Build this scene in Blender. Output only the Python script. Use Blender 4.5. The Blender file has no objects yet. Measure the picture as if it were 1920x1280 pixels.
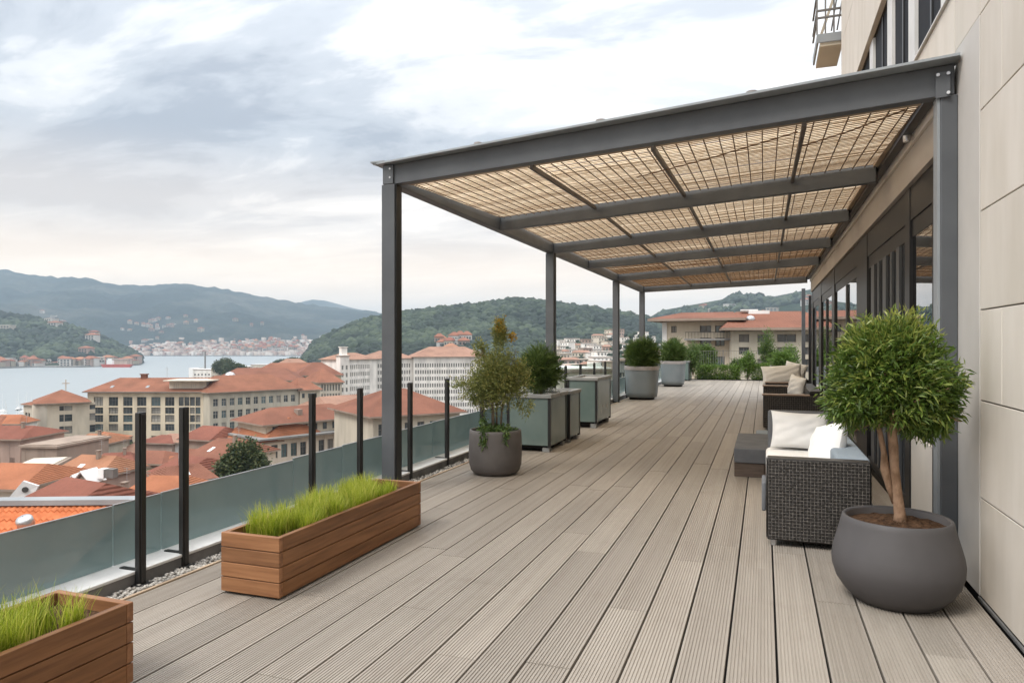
import bpy, math, random
import numpy as np
from mathutils import Vector, noise as mn

random.seed(7)
RNG = np.random.default_rng(11)
S = bpy.context.scene
C = S.collection

# ------------------------------------------------------------------ camera, sky, sun, exposure
F = 1320.0; EYE = 1.5; HY = 645.0; TH = math.atan(472 / 1320)
cT, sT = math.cos(TH), math.sin(TH)
cam = bpy.data.cameras.new('camera'); co = bpy.data.objects.new('camera', cam); C.objects.link(co)
co.location = (0, 0, EYE); co.rotation_euler = (math.pi / 2, 0, TH)
cam.sensor_width = 36; cam.lens = F / 1920 * 36; cam.shift_y = 5 / 1920
cam.clip_start = 0.05; cam.clip_end = 40000
S.camera = co

SUN_EL, SUN_AZ = math.radians(52), math.radians(215)      # azimuth clockwise from +y: behind and left of the camera
w = bpy.data.worlds.new('World'); S.world = w; w.use_nodes = True
nt = w.node_tree; nt.nodes.clear()
def N(tree, t, **k):
    n = tree.nodes.new(t)
    for a, b in k.items(): setattr(n, a, b)
    return n
def L(tree, a, b): tree.links.new(a, b)
def math_(tree, op, a, b=None, clamp=False):
    n = N(tree, 'ShaderNodeMath', operation=op); n.use_clamp = clamp
    for i, v in enumerate((a, b)):
        if v is None: continue
        if isinstance(v, (int, float)): n.inputs[i].default_value = v
        else: L(tree, v, n.inputs[i])
    return n.outputs[0]
def ramp_(tree, fac, stops, interp='EASE'):
    r = N(tree, 'ShaderNodeValToRGB'); r.color_ramp.interpolation = interp
    e = r.color_ramp.elements
    while len(e) < len(stops): e.new(0.5)
    for x, (p, c) in zip(e, stops):
        x.position = p; x.color = (*c, 1) if len(c) == 3 else c
    if fac is not None: L(tree, fac, r.inputs[0])
    return r.outputs[0]
def mixc(tree, fac, a, b, mode='MIX'):
    m = N(tree, 'ShaderNodeMix', data_type='RGBA', blend_type=mode)
    for s, v in ((0, fac), (6, a), (7, b)):
        if isinstance(v, (int, float)): m.inputs[s].default_value = v
        elif isinstance(v, tuple): m.inputs[s].default_value = (*v, 1)
        else: L(tree, v, m.inputs[s])
    return m.outputs[2]

tc = N(nt, 'ShaderNodeTexCoord')
sep = N(nt, 'ShaderNodeSeparateXYZ'); L(nt, tc.outputs['Generated'], sep.inputs[0])
zc = math_(nt, 'MAXIMUM', sep.outputs[2], 0.0)
den = math_(nt, 'ADD', zc, 0.10)
px = math_(nt, 'DIVIDE', sep.outputs[0], den); py = math_(nt, 'DIVIDE', sep.outputs[1], den)
cmb = N(nt, 'ShaderNodeCombineXYZ'); L(nt, px, cmb.inputs[0]); L(nt, py, cmb.inputs[1])
def cloud_noise(scale, detail, rough, loc, dist=0.0, sc=(1, 1, 1), rot=0.0):
    mp = N(nt, 'ShaderNodeMapping'); L(nt, cmb.outputs[0], mp.inputs[0])
    mp.inputs[1].default_value = loc; mp.inputs[3].default_value = sc; mp.inputs[2].default_value = (0, 0, rot)
    n = N(nt, 'ShaderNodeTexNoise'); L(nt, mp.outputs[0], n.inputs['Vector'])
    n.inputs['Scale'].default_value = scale; n.inputs['Detail'].default_value = detail
    n.inputs['Roughness'].default_value = rough; n.inputs['Distortion'].default_value = dist
    return n.outputs[0]
n1 = cloud_noise(0.62, 7, 0.52, (3.1, 1.7, 0.3), 0.15, (0.8, 1.15, 1), 0.35)
n2 = cloud_noise(1.7, 10, 0.62, (9.3, 4.2, 2.0), 0.5, (0.7, 1.25, 1), 0.35)
cl = math_(nt, 'ADD', math_(nt, 'MULTIPLY', n1, 0.56), math_(nt, 'MULTIPLY', n2, 0.44))
# the cloud sheet thins towards the right hand side of the bay (+x)
side = math_(nt, 'MULTIPLY', math_(nt, 'ADD', sep.outputs[0], 0.30), 0.035)
cl = math_(nt, 'ADD', cl, side)
ccol = ramp_(nt, cl, [(0.41, (0.39, 0.42, 0.47)), (0.475, (0.54, 0.57, 0.61)), (0.525, (0.75, 0.76, 0.77)), (0.59, (1.04, 1.02, 0.99))])
warm = ramp_(nt, sep.outputs[2], [(0.0, (1, 1, 1)), (0.09, (0.85, 0.85, 0.85)), (0.17, (0.3, 0.3, 0.3)), (0.28, (0, 0, 0))])
ccol = mixc(nt, math_(nt, 'MULTIPLY', warm, 0.85), ccol, (1.62, 1.25, 0.90))
# overcast sky: the zenith is brighter than the horizon
lift2 = math_(nt, 'ADD', math_(nt, 'MULTIPLY', math_(nt, 'POWER', zc, 2.4), 2.3), 0.585)
vm = N(nt, 'ShaderNodeVectorMath', operation='SCALE'); L(nt, ccol, vm.inputs[0]); L(nt, lift2, vm.inputs['Scale'])
bgc = N(nt, 'ShaderNodeBackground'); L(nt, vm.outputs[0], bgc.inputs[0]); bgc.inputs[1].default_value = 1.0
sky = N(nt, 'ShaderNodeTexSky', sky_type='NISHITA'); sky.sun_disc = False
sky.sun_elevation = SUN_EL; sky.sun_rotation = SUN_AZ
bgs = N(nt, 'ShaderNodeBackground'); L(nt, sky.outputs[0], bgs.inputs[0]); bgs.inputs[1].default_value = 0.1
mx = N(nt, 'ShaderNodeMixShader'); mx.inputs[0].default_value = 0.9
L(nt, bgs.outputs[0], mx.inputs[1]); L(nt, bgc.outputs[0], mx.inputs[2])
wo = N(nt, 'ShaderNodeOutputWorld'); L(nt, mx.outputs[0], wo.inputs[0])

sl = bpy.data.lights.new('sun', 'SUN'); sl.energy = 1.5; sl.angle = math.radians(22); sl.color = (1.0, 0.95, 0.88)
so = bpy.data.objects.new('sun', sl); C.objects.link(so)
sd = Vector((math.sin(SUN_AZ) * math.cos(SUN_EL), math.cos(SUN_AZ) * math.cos(SUN_EL), math.sin(SUN_EL)))
so.rotation_euler = sd.to_track_quat('Z', 'Y').to_euler(); so.location = (-20, -20, 40)
S.view_settings.view_transform = 'Standard'; S.view_settings.look = 'None'
S.view_settings.gamma = 1; S.view_settings.use_curve_mapping = False
S.view_settings.exposure = 1.0
S.render.engine = 'CYCLES'
cy = S.cycles
cy.max_bounces = 7; cy.diffuse_bounces = 3; cy.glossy_bounces = 3; cy.transmission_bounces = 5
cy.transparent_max_bounces = 12; cy.volume_bounces = 0; cy.caustics_reflective = False; cy.caustics_refractive = False
cy.use_denoising = True; cy.sample_clamp_indirect = 6

# ------------------------------------------------------------------ helpers
def dirv(u): return Vector((-sT + (u - 960) / F * cT, cT + (u - 960) / F * sT, 0))
def at(u, v, d):
    p = dirv(u) * d; p.z = EYE - (v - HY) / F * d
    return p
def tag(o, label=None, cat=None, group=None, kind=None):
    if label: o['label'] = label
    if cat: o['category'] = cat
    if group: o['group'] = group
    if kind: o['kind'] = kind
    return o
def empty(name, loc=(0, 0, 0), rz=0.0, label=None, cat=None, group=None, parent=None, kind=None):
    o = bpy.data.objects.new(name, None); C.objects.link(o)
    o.location = loc; o.rotation_euler = (0, 0, rz); o.empty_display_size = 0.1
    if parent: o.parent = parent
    return tag(o, label, cat, group, kind)
def link(name, me, parent=None, loc=None, rz=None):
    o = bpy.data.objects.new(name, me); C.objects.link(o)
    if parent: o.parent = parent
    if loc is not None: o.location = loc
    if rz is not None: o.rotation_euler = (0, 0, rz)
    return o
def bevel(o, wd=0.004, seg=2):
    m = o.modifiers.new('bevel', 'BEVEL'); m.width = wd; m.segments = seg; m.limit_method = 'ANGLE'
    return o
class MB:
    def __init__(s): s.v = []; s.f = []; s.m = []
    def add(s, vs, fs, m=0):
        o = len(s.v); s.v += [tuple(v) for v in vs]
        s.f += [tuple(i + o for i in f) for f in fs]; s.m += [m] * len(fs)
    def box(s, x0, x1, y0, y1, z0, z1, m=0):
        s.add([(x0, y0, z0), (x1, y0, z0), (x1, y1, z0), (x0, y1, z0), (x0, y0, z1), (x1, y0, z1), (x1, y1, z1), (x0, y1, z1)],
              [(0, 3, 2, 1), (4, 5, 6, 7), (0, 1, 5, 4), (1, 2, 6, 5), (2, 3, 7, 6), (3, 0, 4, 7)], m)
    def obox(s, o, a, n, l0, l1, d0, d1, z0, z1, m=0):
        """box in a facade frame: origin o, unit vector a along, unit vector n inward"""
        P = [(o[0] + a[0] * l + n[0] * d, o[1] + a[1] * l + n[1] * d, z) for z in (z0, z1) for (l, d) in ((l0, d0), (l1, d0), (l1, d1), (l0, d1))]
        s.add(P, [(0, 3, 2, 1), (4, 5, 6, 7), (0, 1, 5, 4), (1, 2, 6, 5), (2, 3, 7, 6), (3, 0, 4, 7)], m)
    def bar(s, p, q, wd, h, m=0, up=Vector((0, 0, 1))):
        p = Vector(p); q = Vector(q); t = (q - p).normalized()
        b = t.cross(up).normalized(); n = b.cross(t).normalized()
        vs = []
        for e in (p, q):
            for (i, j) in ((-1, -1), (1, -1), (1, 1), (-1, 1)): vs.append(e + b * (i * wd / 2) + n * (j * h / 2))
        s.add(vs, [(3, 2, 1, 0), (4, 5, 6, 7), (0, 1, 5, 4), (1, 2, 6, 5), (2, 3, 7, 6), (3, 0, 4, 7)], m)
    def tube(s, pts, rs, n=8, m=0, caps=True):
        pts = [Vector(p) for p in pts]
        if isinstance(rs, (int, float)): rs = [rs] * len(pts)
        o = len(s.v); vs = []; fs = []
        ref = None
        for i, p in enumerate(pts):
            t = (pts[min(i + 1, len(pts) - 1)] - pts[max(i - 1, 0)]).normalized()
            if ref is None: ref = Vector((0, 0, 1)) if abs(t.z) < 0.9 else Vector((1, 0, 0))
            b = t.cross(ref).normalized(); c = b.cross(t).normalized(); ref = c
            for k in range(n):
                a = 2 * math.pi * k / n
                vs.append(p + (b * math.cos(a) + c * math.sin(a)) * rs[i])
        for i in range(len(pts) - 1):
            for k in range(n):
                fs.append((i * n + k, i * n + (k + 1) % n, (i + 1) * n + (k + 1) % n, (i + 1) * n + k))
        if caps:
            fs.append(tuple(range(n))[::-1]); fs.append(tuple((len(pts) - 1) * n + k for k in range(n)))
        s.add(vs, fs, m)
    def lathe(s, prof, n=32, m=0, cx=0, cy=0, sq=None, cap=True):
        """prof: list of (r, z); sq: superellipse exponent for squarish plan"""
        vs = []; fs = []
        for (r, z) in prof:
            for k in range(n):
                a = 2 * math.pi * k / n; ca, sa = math.cos(a), math.sin(a)
                q = 1.0 if not sq else 1.0 / ((abs(ca) ** sq + abs(sa) ** sq) ** (1 / sq))
                vs.append((cx + r * q * ca, cy + r * q * sa, z))
        for i in range(len(prof) - 1):
            for k in range(n):
                fs.append((i * n + k, i * n + (k + 1) % n, (i + 1) * n + (k + 1) % n, (i + 1) * n + k))
        if cap: fs.append(tuple(range(n))[::-1])
        s.add(vs, fs, m)
    def build(s, name, mats, parent=None, smooth=False, loc=None, rz=None):
        me = s.mesh(name, mats, smooth)
        return link(name, me, parent, loc, rz)
    def mesh(s, name, mats, smooth=False):
        me = bpy.data.meshes.new(name)
        me.from_pydata(s.v, [], s.f)
        for m in (mats if isinstance(mats, (list, tuple)) else [mats]): me.materials.append(m)
        me.polygons.foreach_set('material_index', s.m)
        if smooth: me.polygons.foreach_set('use_smooth', [True] * len(s.f))
        me.update(); return me
def np_mesh(name, V, T, mats, rnd=None, smooth=False):
    """V (n,3), T (m,k) numpy -> mesh with an optional per-face 'rnd' attribute"""
    me = bpy.data.meshes.new(name); k = T.shape[1]
    me.vertices.add(len(V)); me.vertices.foreach_set('co', V.astype(np.float32).ravel())
    me.loops.add(T.size); me.loops.foreach_set('vertex_index', T.astype(np.int32).ravel())
    me.polygons.add(len(T)); me.polygons.foreach_set('loop_start', np.arange(0, T.size, k, dtype=np.int32))
    me.polygons.foreach_set('loop_total', np.full(len(T), k, dtype=np.int32))
    if smooth: me.polygons.foreach_set('use_smooth', np.ones(len(T), dtype=bool))
    for m in (mats if isinstance(mats, (list, tuple)) else [mats]): me.materials.append(m)
    if rnd is not None:
        a = me.attributes.new('rnd', 'FLOAT', 'FACE'); a.data.foreach_set('value', rnd.astype(np.float32))
    me.update(); me.validate(); return me

# ------------------------------------------------------------------ materials
def newmat(name):
    m = bpy.data.materials.new(name); m.use_nodes = True
    t = m.node_tree; b = t.nodes['Principled BSDF']
    return m, t, b
def coords(t, rand=True, sc=(1, 1, 1)):
    tcn = N(t, 'ShaderNodeTexCoord'); mp = N(t, 'ShaderNodeMapping'); L(t, tcn.outputs['Object'], mp.inputs[0])
    mp.inputs[3].default_value = sc
    if rand:
        oi = N(t, 'ShaderNodeObjectInfo'); vs = N(t, 'ShaderNodeVectorMath', operation='SCALE')
        vs.inputs[0].default_value = (37, 51, 23); L(t, oi.outputs['Random'], vs.inputs['Scale']); L(t, vs.outputs[0], mp.inputs[1])
    return mp.outputs[0]
def noise_(t, vec, scale, detail=5, rough=0.55):
    n = N(t, 'ShaderNodeTexNoise'); L(t, vec, n.inputs['Vector'])
    n.inputs['Scale'].default_value = scale; n.inputs['Detail'].default_value = detail; n.inputs['Roughness'].default_value = rough
    return n.outputs[0]
def mat(name, c1, c2=None, scale=6, rough=0.6, spec=0.5, metal=0.0, bump=0.0, bscale=60, sc=(1, 1, 1), vary=0.0, lo=0.35, hi=0.65, detail=6, coat=0):
    m, t, b = newmat(name); v = coords(t, True, sc)
    c2 = c2 or tuple(x * 0.85 for x in c1)
    col = ramp_(t, noise_(t, v, scale, detail), [(lo, c1), (hi, c2)], 'LINEAR')
    if vary:
        oi = N(t, 'ShaderNodeObjectInfo'); hs = N(t, 'ShaderNodeHueSaturation')
        k = math_(t, 'ADD', math_(t, 'MULTIPLY', oi.outputs['Random'], 2 * vary), 1 - vary)
        L(t, k, hs.inputs['Value']); L(t, col, hs.inputs['Color']); col = hs.outputs[0]
    L(t, col, b.inputs['Base Color']); b.inputs['Roughness'].default_value = rough
    b.inputs['Specular IOR Level'].default_value = spec; b.inputs['Metallic'].default_value = metal
    b.inputs['Coat Weight'].default_value = coat
    if bump:
        bm = N(t, 'ShaderNodeBump'); bm.inputs['Strength'].default_value = bump; bm.inputs['Distance'].default_value = 0.01
        L(t, noise_(t, v, bscale, 4), bm.inputs['Height']); L(t, bm.outputs[0], b.inputs['Normal'])
    return m
def leafmat(name, dark, mid, light, trans=0.3, rough=0.45):
    m, t, b = newmat(name)
    a = N(t, 'ShaderNodeAttribute', attribute_name='rnd')
    col = ramp_(t, a.outputs['Fac'], [(0.0, dark), (0.5, mid), (1.0, light)], 'LINEAR')
    L(t, col, b.inputs['Base Color']); b.inputs['Roughness'].default_value = rough; b.inputs['Specular IOR Level'].default_value = 0.4
    tr = N(t, 'ShaderNodeBsdfTranslucent'); hs = N(t, 'ShaderNodeHueSaturation'); hs.inputs['Value'].default_value = 1.4
    L(t, col, hs.inputs['Color']); L(t, hs.outputs[0], tr.inputs[0])
    mxn = N(t, 'ShaderNodeMixShader'); mxn.inputs[0].default_value = trans
    L(t, b.outputs[0], mxn.inputs[1]); L(t, tr.outputs[0], mxn.inputs[2])
    L(t, mxn.outputs[0], t.nodes['Material Output'].inputs[0])
    return m

M = {}
# deck boards: brushed wood-plastic with per-board tone, long streaks and worn smooth patches
def deckmat():
    m, t, b = newmat('deck_composite'); v = coords(t, True, (1, 1, 1))
    vs = coords(t, True, (30, 1.2, 30))
    a = noise_(t, vs, 1.0, 6, 0.6); bl = noise_(t, v, 1.3, 5); sp = noise_(t, v, 9, 4)
    col = ramp_(t, a, [(0.25, (0.245, 0.213, 0.178)), (0.75, (0.345, 0.306, 0.262))], 'LINEAR')
    col = mixc(t, math_(t, 'MULTIPLY', math_(t, 'SUBTRACT', bl, 0.42, True), 1.6, True), col, (0.375, 0.335, 0.288))
    col = mixc(t, math_(t, 'MULTIPLY', math_(t, 'SUBTRACT', sp, 0.58, True), 1.6, True), col, (0.19, 0.155, 0.12))
    ge = N(t, 'ShaderNodeNewGeometry')
    w1 = noise_(t, ge.outputs['Position'], 0.9, 6, 0.6); w2 = noise_(t, ge.outputs['Position'], 5.5, 5, 0.65)
    st = math_(t, 'MULTIPLY', math_(t, 'MULTIPLY', math_(t, 'SUBTRACT', w1, 0.5, True), 5.0, True), math_(t, 'MULTIPLY', math_(t, 'SUBTRACT', w2, 0.40, True), 2.2, True))
    col = mixc(t, math_(t, 'MULTIPLY', st, 0.75), col, (0.20, 0.168, 0.135))
    oi = N(t, 'ShaderNodeObjectInfo'); hs = N(t, 'ShaderNodeHueSaturation')
    L(t, math_(t, 'ADD', math_(t, 'MULTIPLY', oi.outputs['Random'], 0.20), 0.88), hs.inputs['Value']); L(t, col, hs.inputs['Color'])
    L(t, hs.outputs[0], b.inputs['Base Color'])
    L(t, math_(t, 'ADD', math_(t, 'MULTIPLY', bl, 0.3), 0.38), b.inputs['Roughness'])
    b.inputs['Specular IOR Level'].default_value = 0.35
    bm = N(t, 'ShaderNodeBump'); bm.inputs['Strength'].default_value = 0.25; bm.inputs['Distance'].default_value = 0.004
    L(t, noise_(t, vs, 5, 4), bm.inputs['Height']); L(t, bm.outputs[0], b.inputs['Normal'])
    return m
M['deck'] = deckmat()
M['under'] = mat('deck_underside', (0.008, 0.007, 0.006), rough=0.9)  # near-black: painted shade for the gaps, plain black for plinths
def woodmat(name, c1, c2, c3, axis):
    m, t, b = newmat(name)
    sc = [14, 14, 14]; sc[axis] = 0.9
    v = coords(t, True, tuple(sc)); a = noise_(t, v, 2.0, 8, 0.62)
    k = noise_(t, coords(t, True, (1, 1, 1)), 2.2, 3)
    col = ramp_(t, a, [(0.28, c1), (0.5, c2), (0.74, c3)], 'LINEAR')
    col = mixc(t, math_(t, 'MULTIPLY', math_(t, 'SUBTRACT', k, 0.5, True), 1.2, True), col, c1)
    oi = N(t, 'ShaderNodeObjectInfo'); hs = N(t, 'ShaderNodeHueSaturation')
    L(t, math_(t, 'ADD', math_(t, 'MULTIPLY', oi.outputs['Random'], 0.3), 0.86), hs.inputs['Value']); L(t, col, hs.inputs['Color'])
    L(t, hs.outputs[0], b.inputs['Base Color']); b.inputs['Roughness'].default_value = 0.5; b.inputs['Specular IOR Level'].default_value = 0.35
    bm = N(t, 'ShaderNodeBump'); bm.inputs['Strength'].default_value = 0.3; bm.inputs['Distance'].default_value = 0.003
    L(t, noise_(t, v, 4, 5), bm.inputs['Height']); L(t, bm.outputs[0], b.inputs['Normal'])
    return m
M['wood_y'] = woodmat('oiled_hardwood', (0.115, 0.048, 0.018), (0.205, 0.092, 0.036), (0.285, 0.134, 0.056), 1)
M['wood_x'] = woodmat('oiled_hardwood_lit_end', (0.135, 0.056, 0.025), (0.235, 0.108, 0.048), (0.32, 0.155, 0.072), 0)  # same wood in a lighter copy, the lit end faces put into colour
M['batten'] = mat('batten_wood', (0.34, 0.25, 0.17), (0.48, 0.37, 0.26), 3, 0.7)
M['steel'] = mat('grey_painted_steel', (0.078, 0.083, 0.090), (0.098, 0.104, 0.111), 2.5, 0.45, 0.4, bump=0.05, bscale=300)
M['steel_light'] = mat('grey_steel_edge', (0.24, 0.26, 0.275), (0.28, 0.30, 0.31), 3, 0.4, 0.5)
M['black'] = mat('black_metal', (0.014, 0.014, 0.014), (0.022, 0.021, 0.02), 4, 0.42, 0.4)
M['dark_frame'] = mat('dark_window_frame', (0.016, 0.016, 0.017), (0.024, 0.024, 0.025), 3, 0.4, 0.4)
M['galv'] = mat('bare_metal', (0.45, 0.45, 0.46), (0.55, 0.55, 0.55), 8, 0.35, 0.5, 0.8)
M['white_ledge'] = mat('white_coping', (0.66, 0.65, 0.63), (0.55, 0.545, 0.535), 5, 0.6, bump=0.05)
M['kerb'] = mat('kerb_grey', (0.10, 0.10, 0.10), (0.16, 0.155, 0.15), 6, 0.7, bump=0.2)
M['pebble'] = mat('pebbles', (0.50, 0.47, 0.42), (0.22, 0.20, 0.18), 60, 0.8, lo=0.4, hi=0.6)
M['stone'] = mat('stone_cladding', (0.60, 0.545, 0.47), (0.68, 0.625, 0.555), 1.6, 0.75, 0.25, bump=0.2, bscale=220, vary=0.045, detail=12, sc=(1, 2.2, 0.5))
M['plaster'] = mat('grey_plaster', (0.50, 0.475, 0.44), (0.56, 0.53, 0.49), 1.8, 0.7, 0.25, bump=0.1, bscale=260)
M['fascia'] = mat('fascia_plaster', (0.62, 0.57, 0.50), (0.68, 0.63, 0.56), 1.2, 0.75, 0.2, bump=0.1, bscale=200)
M['fascia_low'] = mat('fascia_plaster_shaded', (0.42, 0.375, 0.33), (0.47, 0.425, 0.38), 1.5, 0.7, 0.2, bump=0.1, bscale=200)  # fascia plaster in a darker tone, shade put into the colour
M['white_trim'] = mat('white_trim', (0.68, 0.67, 0.65), (0.6, 0.59, 0.57), 3, 0.5)
M['joint'] = mat('joint_dark', (0.05, 0.045, 0.04), rough=0.9)
M['soil'] = mat('soil', (0.035, 0.02, 0.012), (0.11, 0.062, 0.036), 45, 0.95, 0.1, bump=1.0, bscale=90)
M['pot'] = mat('grey_fibre_clay', (0.068, 0.064, 0.065), (0.083, 0.078, 0.079), 2.5, 0.55, 0.35, bump=0.06, bscale=250)
M['pot_inner'] = mat('pot_rim', (0.17, 0.162, 0.16), (0.2, 0.19, 0.19), 4, 0.6)
M['pot_brown'] = mat('brown_grey_clay', (0.088, 0.078, 0.073), (0.12, 0.108, 0.10), 3, 0.55, 0.3, bump=0.08, bscale=200)
M['pot_blue'] = mat('bluish_grey_resin', (0.165, 0.19, 0.20), (0.19, 0.21, 0.22), 3, 0.5, 0.35)
M['pot_rim'] = mat('weathered_rim', (0.24, 0.22, 0.21), (0.32, 0.29, 0.275), 6, 0.6)
M['green_panel'] = mat('green_glass_panel', (0.108, 0.148, 0.138), (0.135, 0.175, 0.162), 2.2, 0.22, 0.5)
M['planter_cap'] = mat('planter_cap', (0.20, 0.205, 0.20), (0.26, 0.262, 0.255), 4, 0.45)
M['planter_light'] = mat('planter_top_light', (0.34, 0.33, 0.31), (0.42, 0.41, 0.39), 5, 0.6)
M['bark'] = mat('bark', (0.19, 0.115, 0.07), (0.34, 0.22, 0.145), 26, 0.85, 0.2, bump=0.7, bscale=80, sc=(1, 1, 0.5))
M['twig'] = mat('twig_brown', (0.10, 0.075, 0.05), (0.16, 0.12, 0.08), 10, 0.85)
M['wicker'] = mat('dark_wicker', (0.010, 0.009, 0.008), (0.022, 0.019, 0.017), 40, 0.42, 0.45)
M['wicker_glint'] = mat('wicker_gap_glint', (0.24, 0.22, 0.20), (0.03, 0.027, 0.025), 110, 0.5, 0.4)  # pale dots standing in for light caught between the strands
M['grey_fabric'] = mat('grey_fabric', (0.135, 0.140, 0.150), (0.165, 0.17, 0.18), 5, 0.9, 0.15, bump=0.25, bscale=500)
M['blue_fabric'] = mat('blue_grey_fabric', (0.22, 0.26, 0.295), (0.25, 0.29, 0.325), 4, 0.9, 0.15, bump=0.2, bscale=500)
M['white_fabric'] = mat('white_fabric', (0.84, 0.83, 0.81), (0.77, 0.76, 0.74), 4, 0.9, 0.1, bump=0.25, bscale=260)
M['arm_wood'] = mat('arm_wood', (0.23, 0.165, 0.125), (0.31, 0.23, 0.18), 4, 0.55, sc=(1, 10, 10))
M['otto_base'] = mat('ottoman_base', (0.085, 0.06, 0.045), (0.125, 0.09, 0.07), 6, 0.6, sc=(1, 1, 8))
def reedmat():
    m, t, b = newmat('woven_reed')
    v = coords(t, True, (1, 1, 1)); a = noise_(t, v, 34, 5, 0.65); a2 = noise_(t, v, 2.4, 4)
    col = ramp_(t, a, [(0.3, (0.74, 0.54, 0.34)), (0.5, (0.97, 0.79, 0.56)), (0.72, (0.99, 0.89, 0.72))], 'LINEAR')
    col = mixc(t, math_(t, 'MULTIPLY', math_(t, 'SUBTRACT', a2, 0.52, True), 1.2, True), col, (0.70, 0.52, 0.33))
    L(t, col, b.inputs['Base Color']); b.inputs['Roughness'].default_value = 0.7
    tr = N(t, 'ShaderNodeBsdfTranslucent'); L(t, col, tr.inputs[0])
    mm = N(t, 'ShaderNodeMixShader'); mm.inputs[0].default_value = 0.93
    L(t, b.outputs[0], mm.inputs[1]); L(t, tr.outputs[0], mm.inputs[2]); L(t, mm.outputs[0], t.nodes['Material Output'].inputs[0])
    return m
M['reed'] = reedmat()
M['rod'] = mat('dark_cane_rod', (0.10, 0.058, 0.03), (0.16, 0.095, 0.05), 8, 0.7)
M['purlin'] = mat('purlin_dark', (0.07, 0.052, 0.042), (0.1, 0.08, 0.065), 5, 0.5)
def frosted():
    m, t, b = newmat('frosted_green_glass'); v = coords(t, True)
    col = ramp_(t, noise_(t, v, 1.4, 5), [(0.3, (0.215, 0.285, 0.29)), (0.7, (0.275, 0.345, 0.345))], 'LINEAR')
    L(t, col, b.inputs['Base Color']); b.inputs['Roughness'].default_value = 0.06; b.inputs['Specular IOR Level'].default_value = 0.6
    tr = N(t, 'ShaderNodeBsdfTransparent'); tr.inputs[0].default_value = (0.72, 0.84, 0.84, 1)
    tl = N(t, 'ShaderNodeBsdfTranslucent'); L(t, col, tl.inputs[0])
    m1 = N(t, 'ShaderNodeMixShader'); m1.inputs[0].default_value = 0.3; L(t, b.outputs[0], m1.inputs[1]); L(t, tl.outputs[0], m1.inputs[2])
    m2 = N(t, 'ShaderNodeMixShader'); m2.inputs[0].default_value = 0.2; L(t, m1.outputs[0], m2.inputs[1]); L(t, tr.outputs[0], m2.inputs[2])
    L(t, m2.outputs[0], t.nodes['Material Output'].inputs[0]); return m
M['frost'] = frosted()
def clearglass(name, tint, refl=0.6):
    m, t, b = newmat(name)
    t.nodes.remove(b)
    tr = N(t, 'ShaderNodeBsdfTransparent'); tr.inputs[0].default_value = (*tint, 1)
    gl = N(t, 'ShaderNodeBsdfGlossy'); gl.inputs['Roughness'].default_value = 0.01
    fr = N(t, 'ShaderNodeFresnel'); fr.inputs[0].default_value = 1.5
    mm = N(t, 'ShaderNodeMixShader'); L(t, math_(t, 'MULTIPLY', fr.outputs[0], refl * 1.6, True), mm.inputs[0])
    L(t, tr.outputs[0], mm.inputs[1]); L(t, gl.outputs[0], mm.inputs[2]); L(t, mm.outputs[0], t.nodes['Material Output'].inputs[0])
    return m
M['clear'] = clearglass('clear_glass', (0.86, 0.92, 0.90), 0.16)
M['door_glass'] = clearglass('door_glass', (0.38, 0.40, 0.40), 1.25)
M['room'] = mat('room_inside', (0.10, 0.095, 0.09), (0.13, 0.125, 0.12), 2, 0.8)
M['pane'] = mat('far_window_glass', (0.035, 0.042, 0.045), (0.085, 0.10, 0.105), 0.35, 0.18, 0.5, vary=0.4)
M['pane_blue'] = mat('far_window_blueish', (0.07, 0.11, 0.115), (0.13, 0.175, 0.18), 0.3, 0.2, 0.5, vary=0.3)
M['blind'] = mat('window_with_blind', (0.30, 0.28, 0.24), (0.2, 0.19, 0.17), 0.5, 0.5, 0.3, vary=0.3)
M['dim_pane'] = mat('dim_window_glass', (0.035, 0.037, 0.042), (0.05, 0.052, 0.058), 0.6, 0.85, 0.05)
M['frame'] = mat('far_window_frame', (0.42, 0.39, 0.35), (0.5, 0.47, 0.42), 1, 0.7)
M['frame_dark'] = mat('far_window_frame_dark', (0.12, 0.11, 0.10), (0.16, 0.15, 0.14), 1, 0.6)
def wallm(name, c):
    return mat(name, c, tuple(x * 0.66 for x in c), 0.35, 0.85, 0.15, bump=0.1, bscale=3, detail=12, sc=(1, 1, 0.3), lo=0.42, hi=0.74)
M['w_beige'] = wallm('beige_render', (0.66, 0.57, 0.43)); M['w_beige2'] = wallm('warm_beige_render', (0.56, 0.49, 0.385))
M['w_grey'] = wallm('greyed_render', (0.47, 0.43, 0.35)); M['w_white'] = wallm('white_render', (0.80, 0.765, 0.715))
M['w_cream'] = wallm('cream_render', (0.60, 0.54, 0.45)); M['w_pink'] = wallm('pinkish_render', (0.44, 0.33, 0.275))
M['w_brown'] = wallm('brown_render', (0.30, 0.235, 0.19)); M['w_dgrey'] = wallm('concrete', (0.23, 0.225, 0.215))
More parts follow.
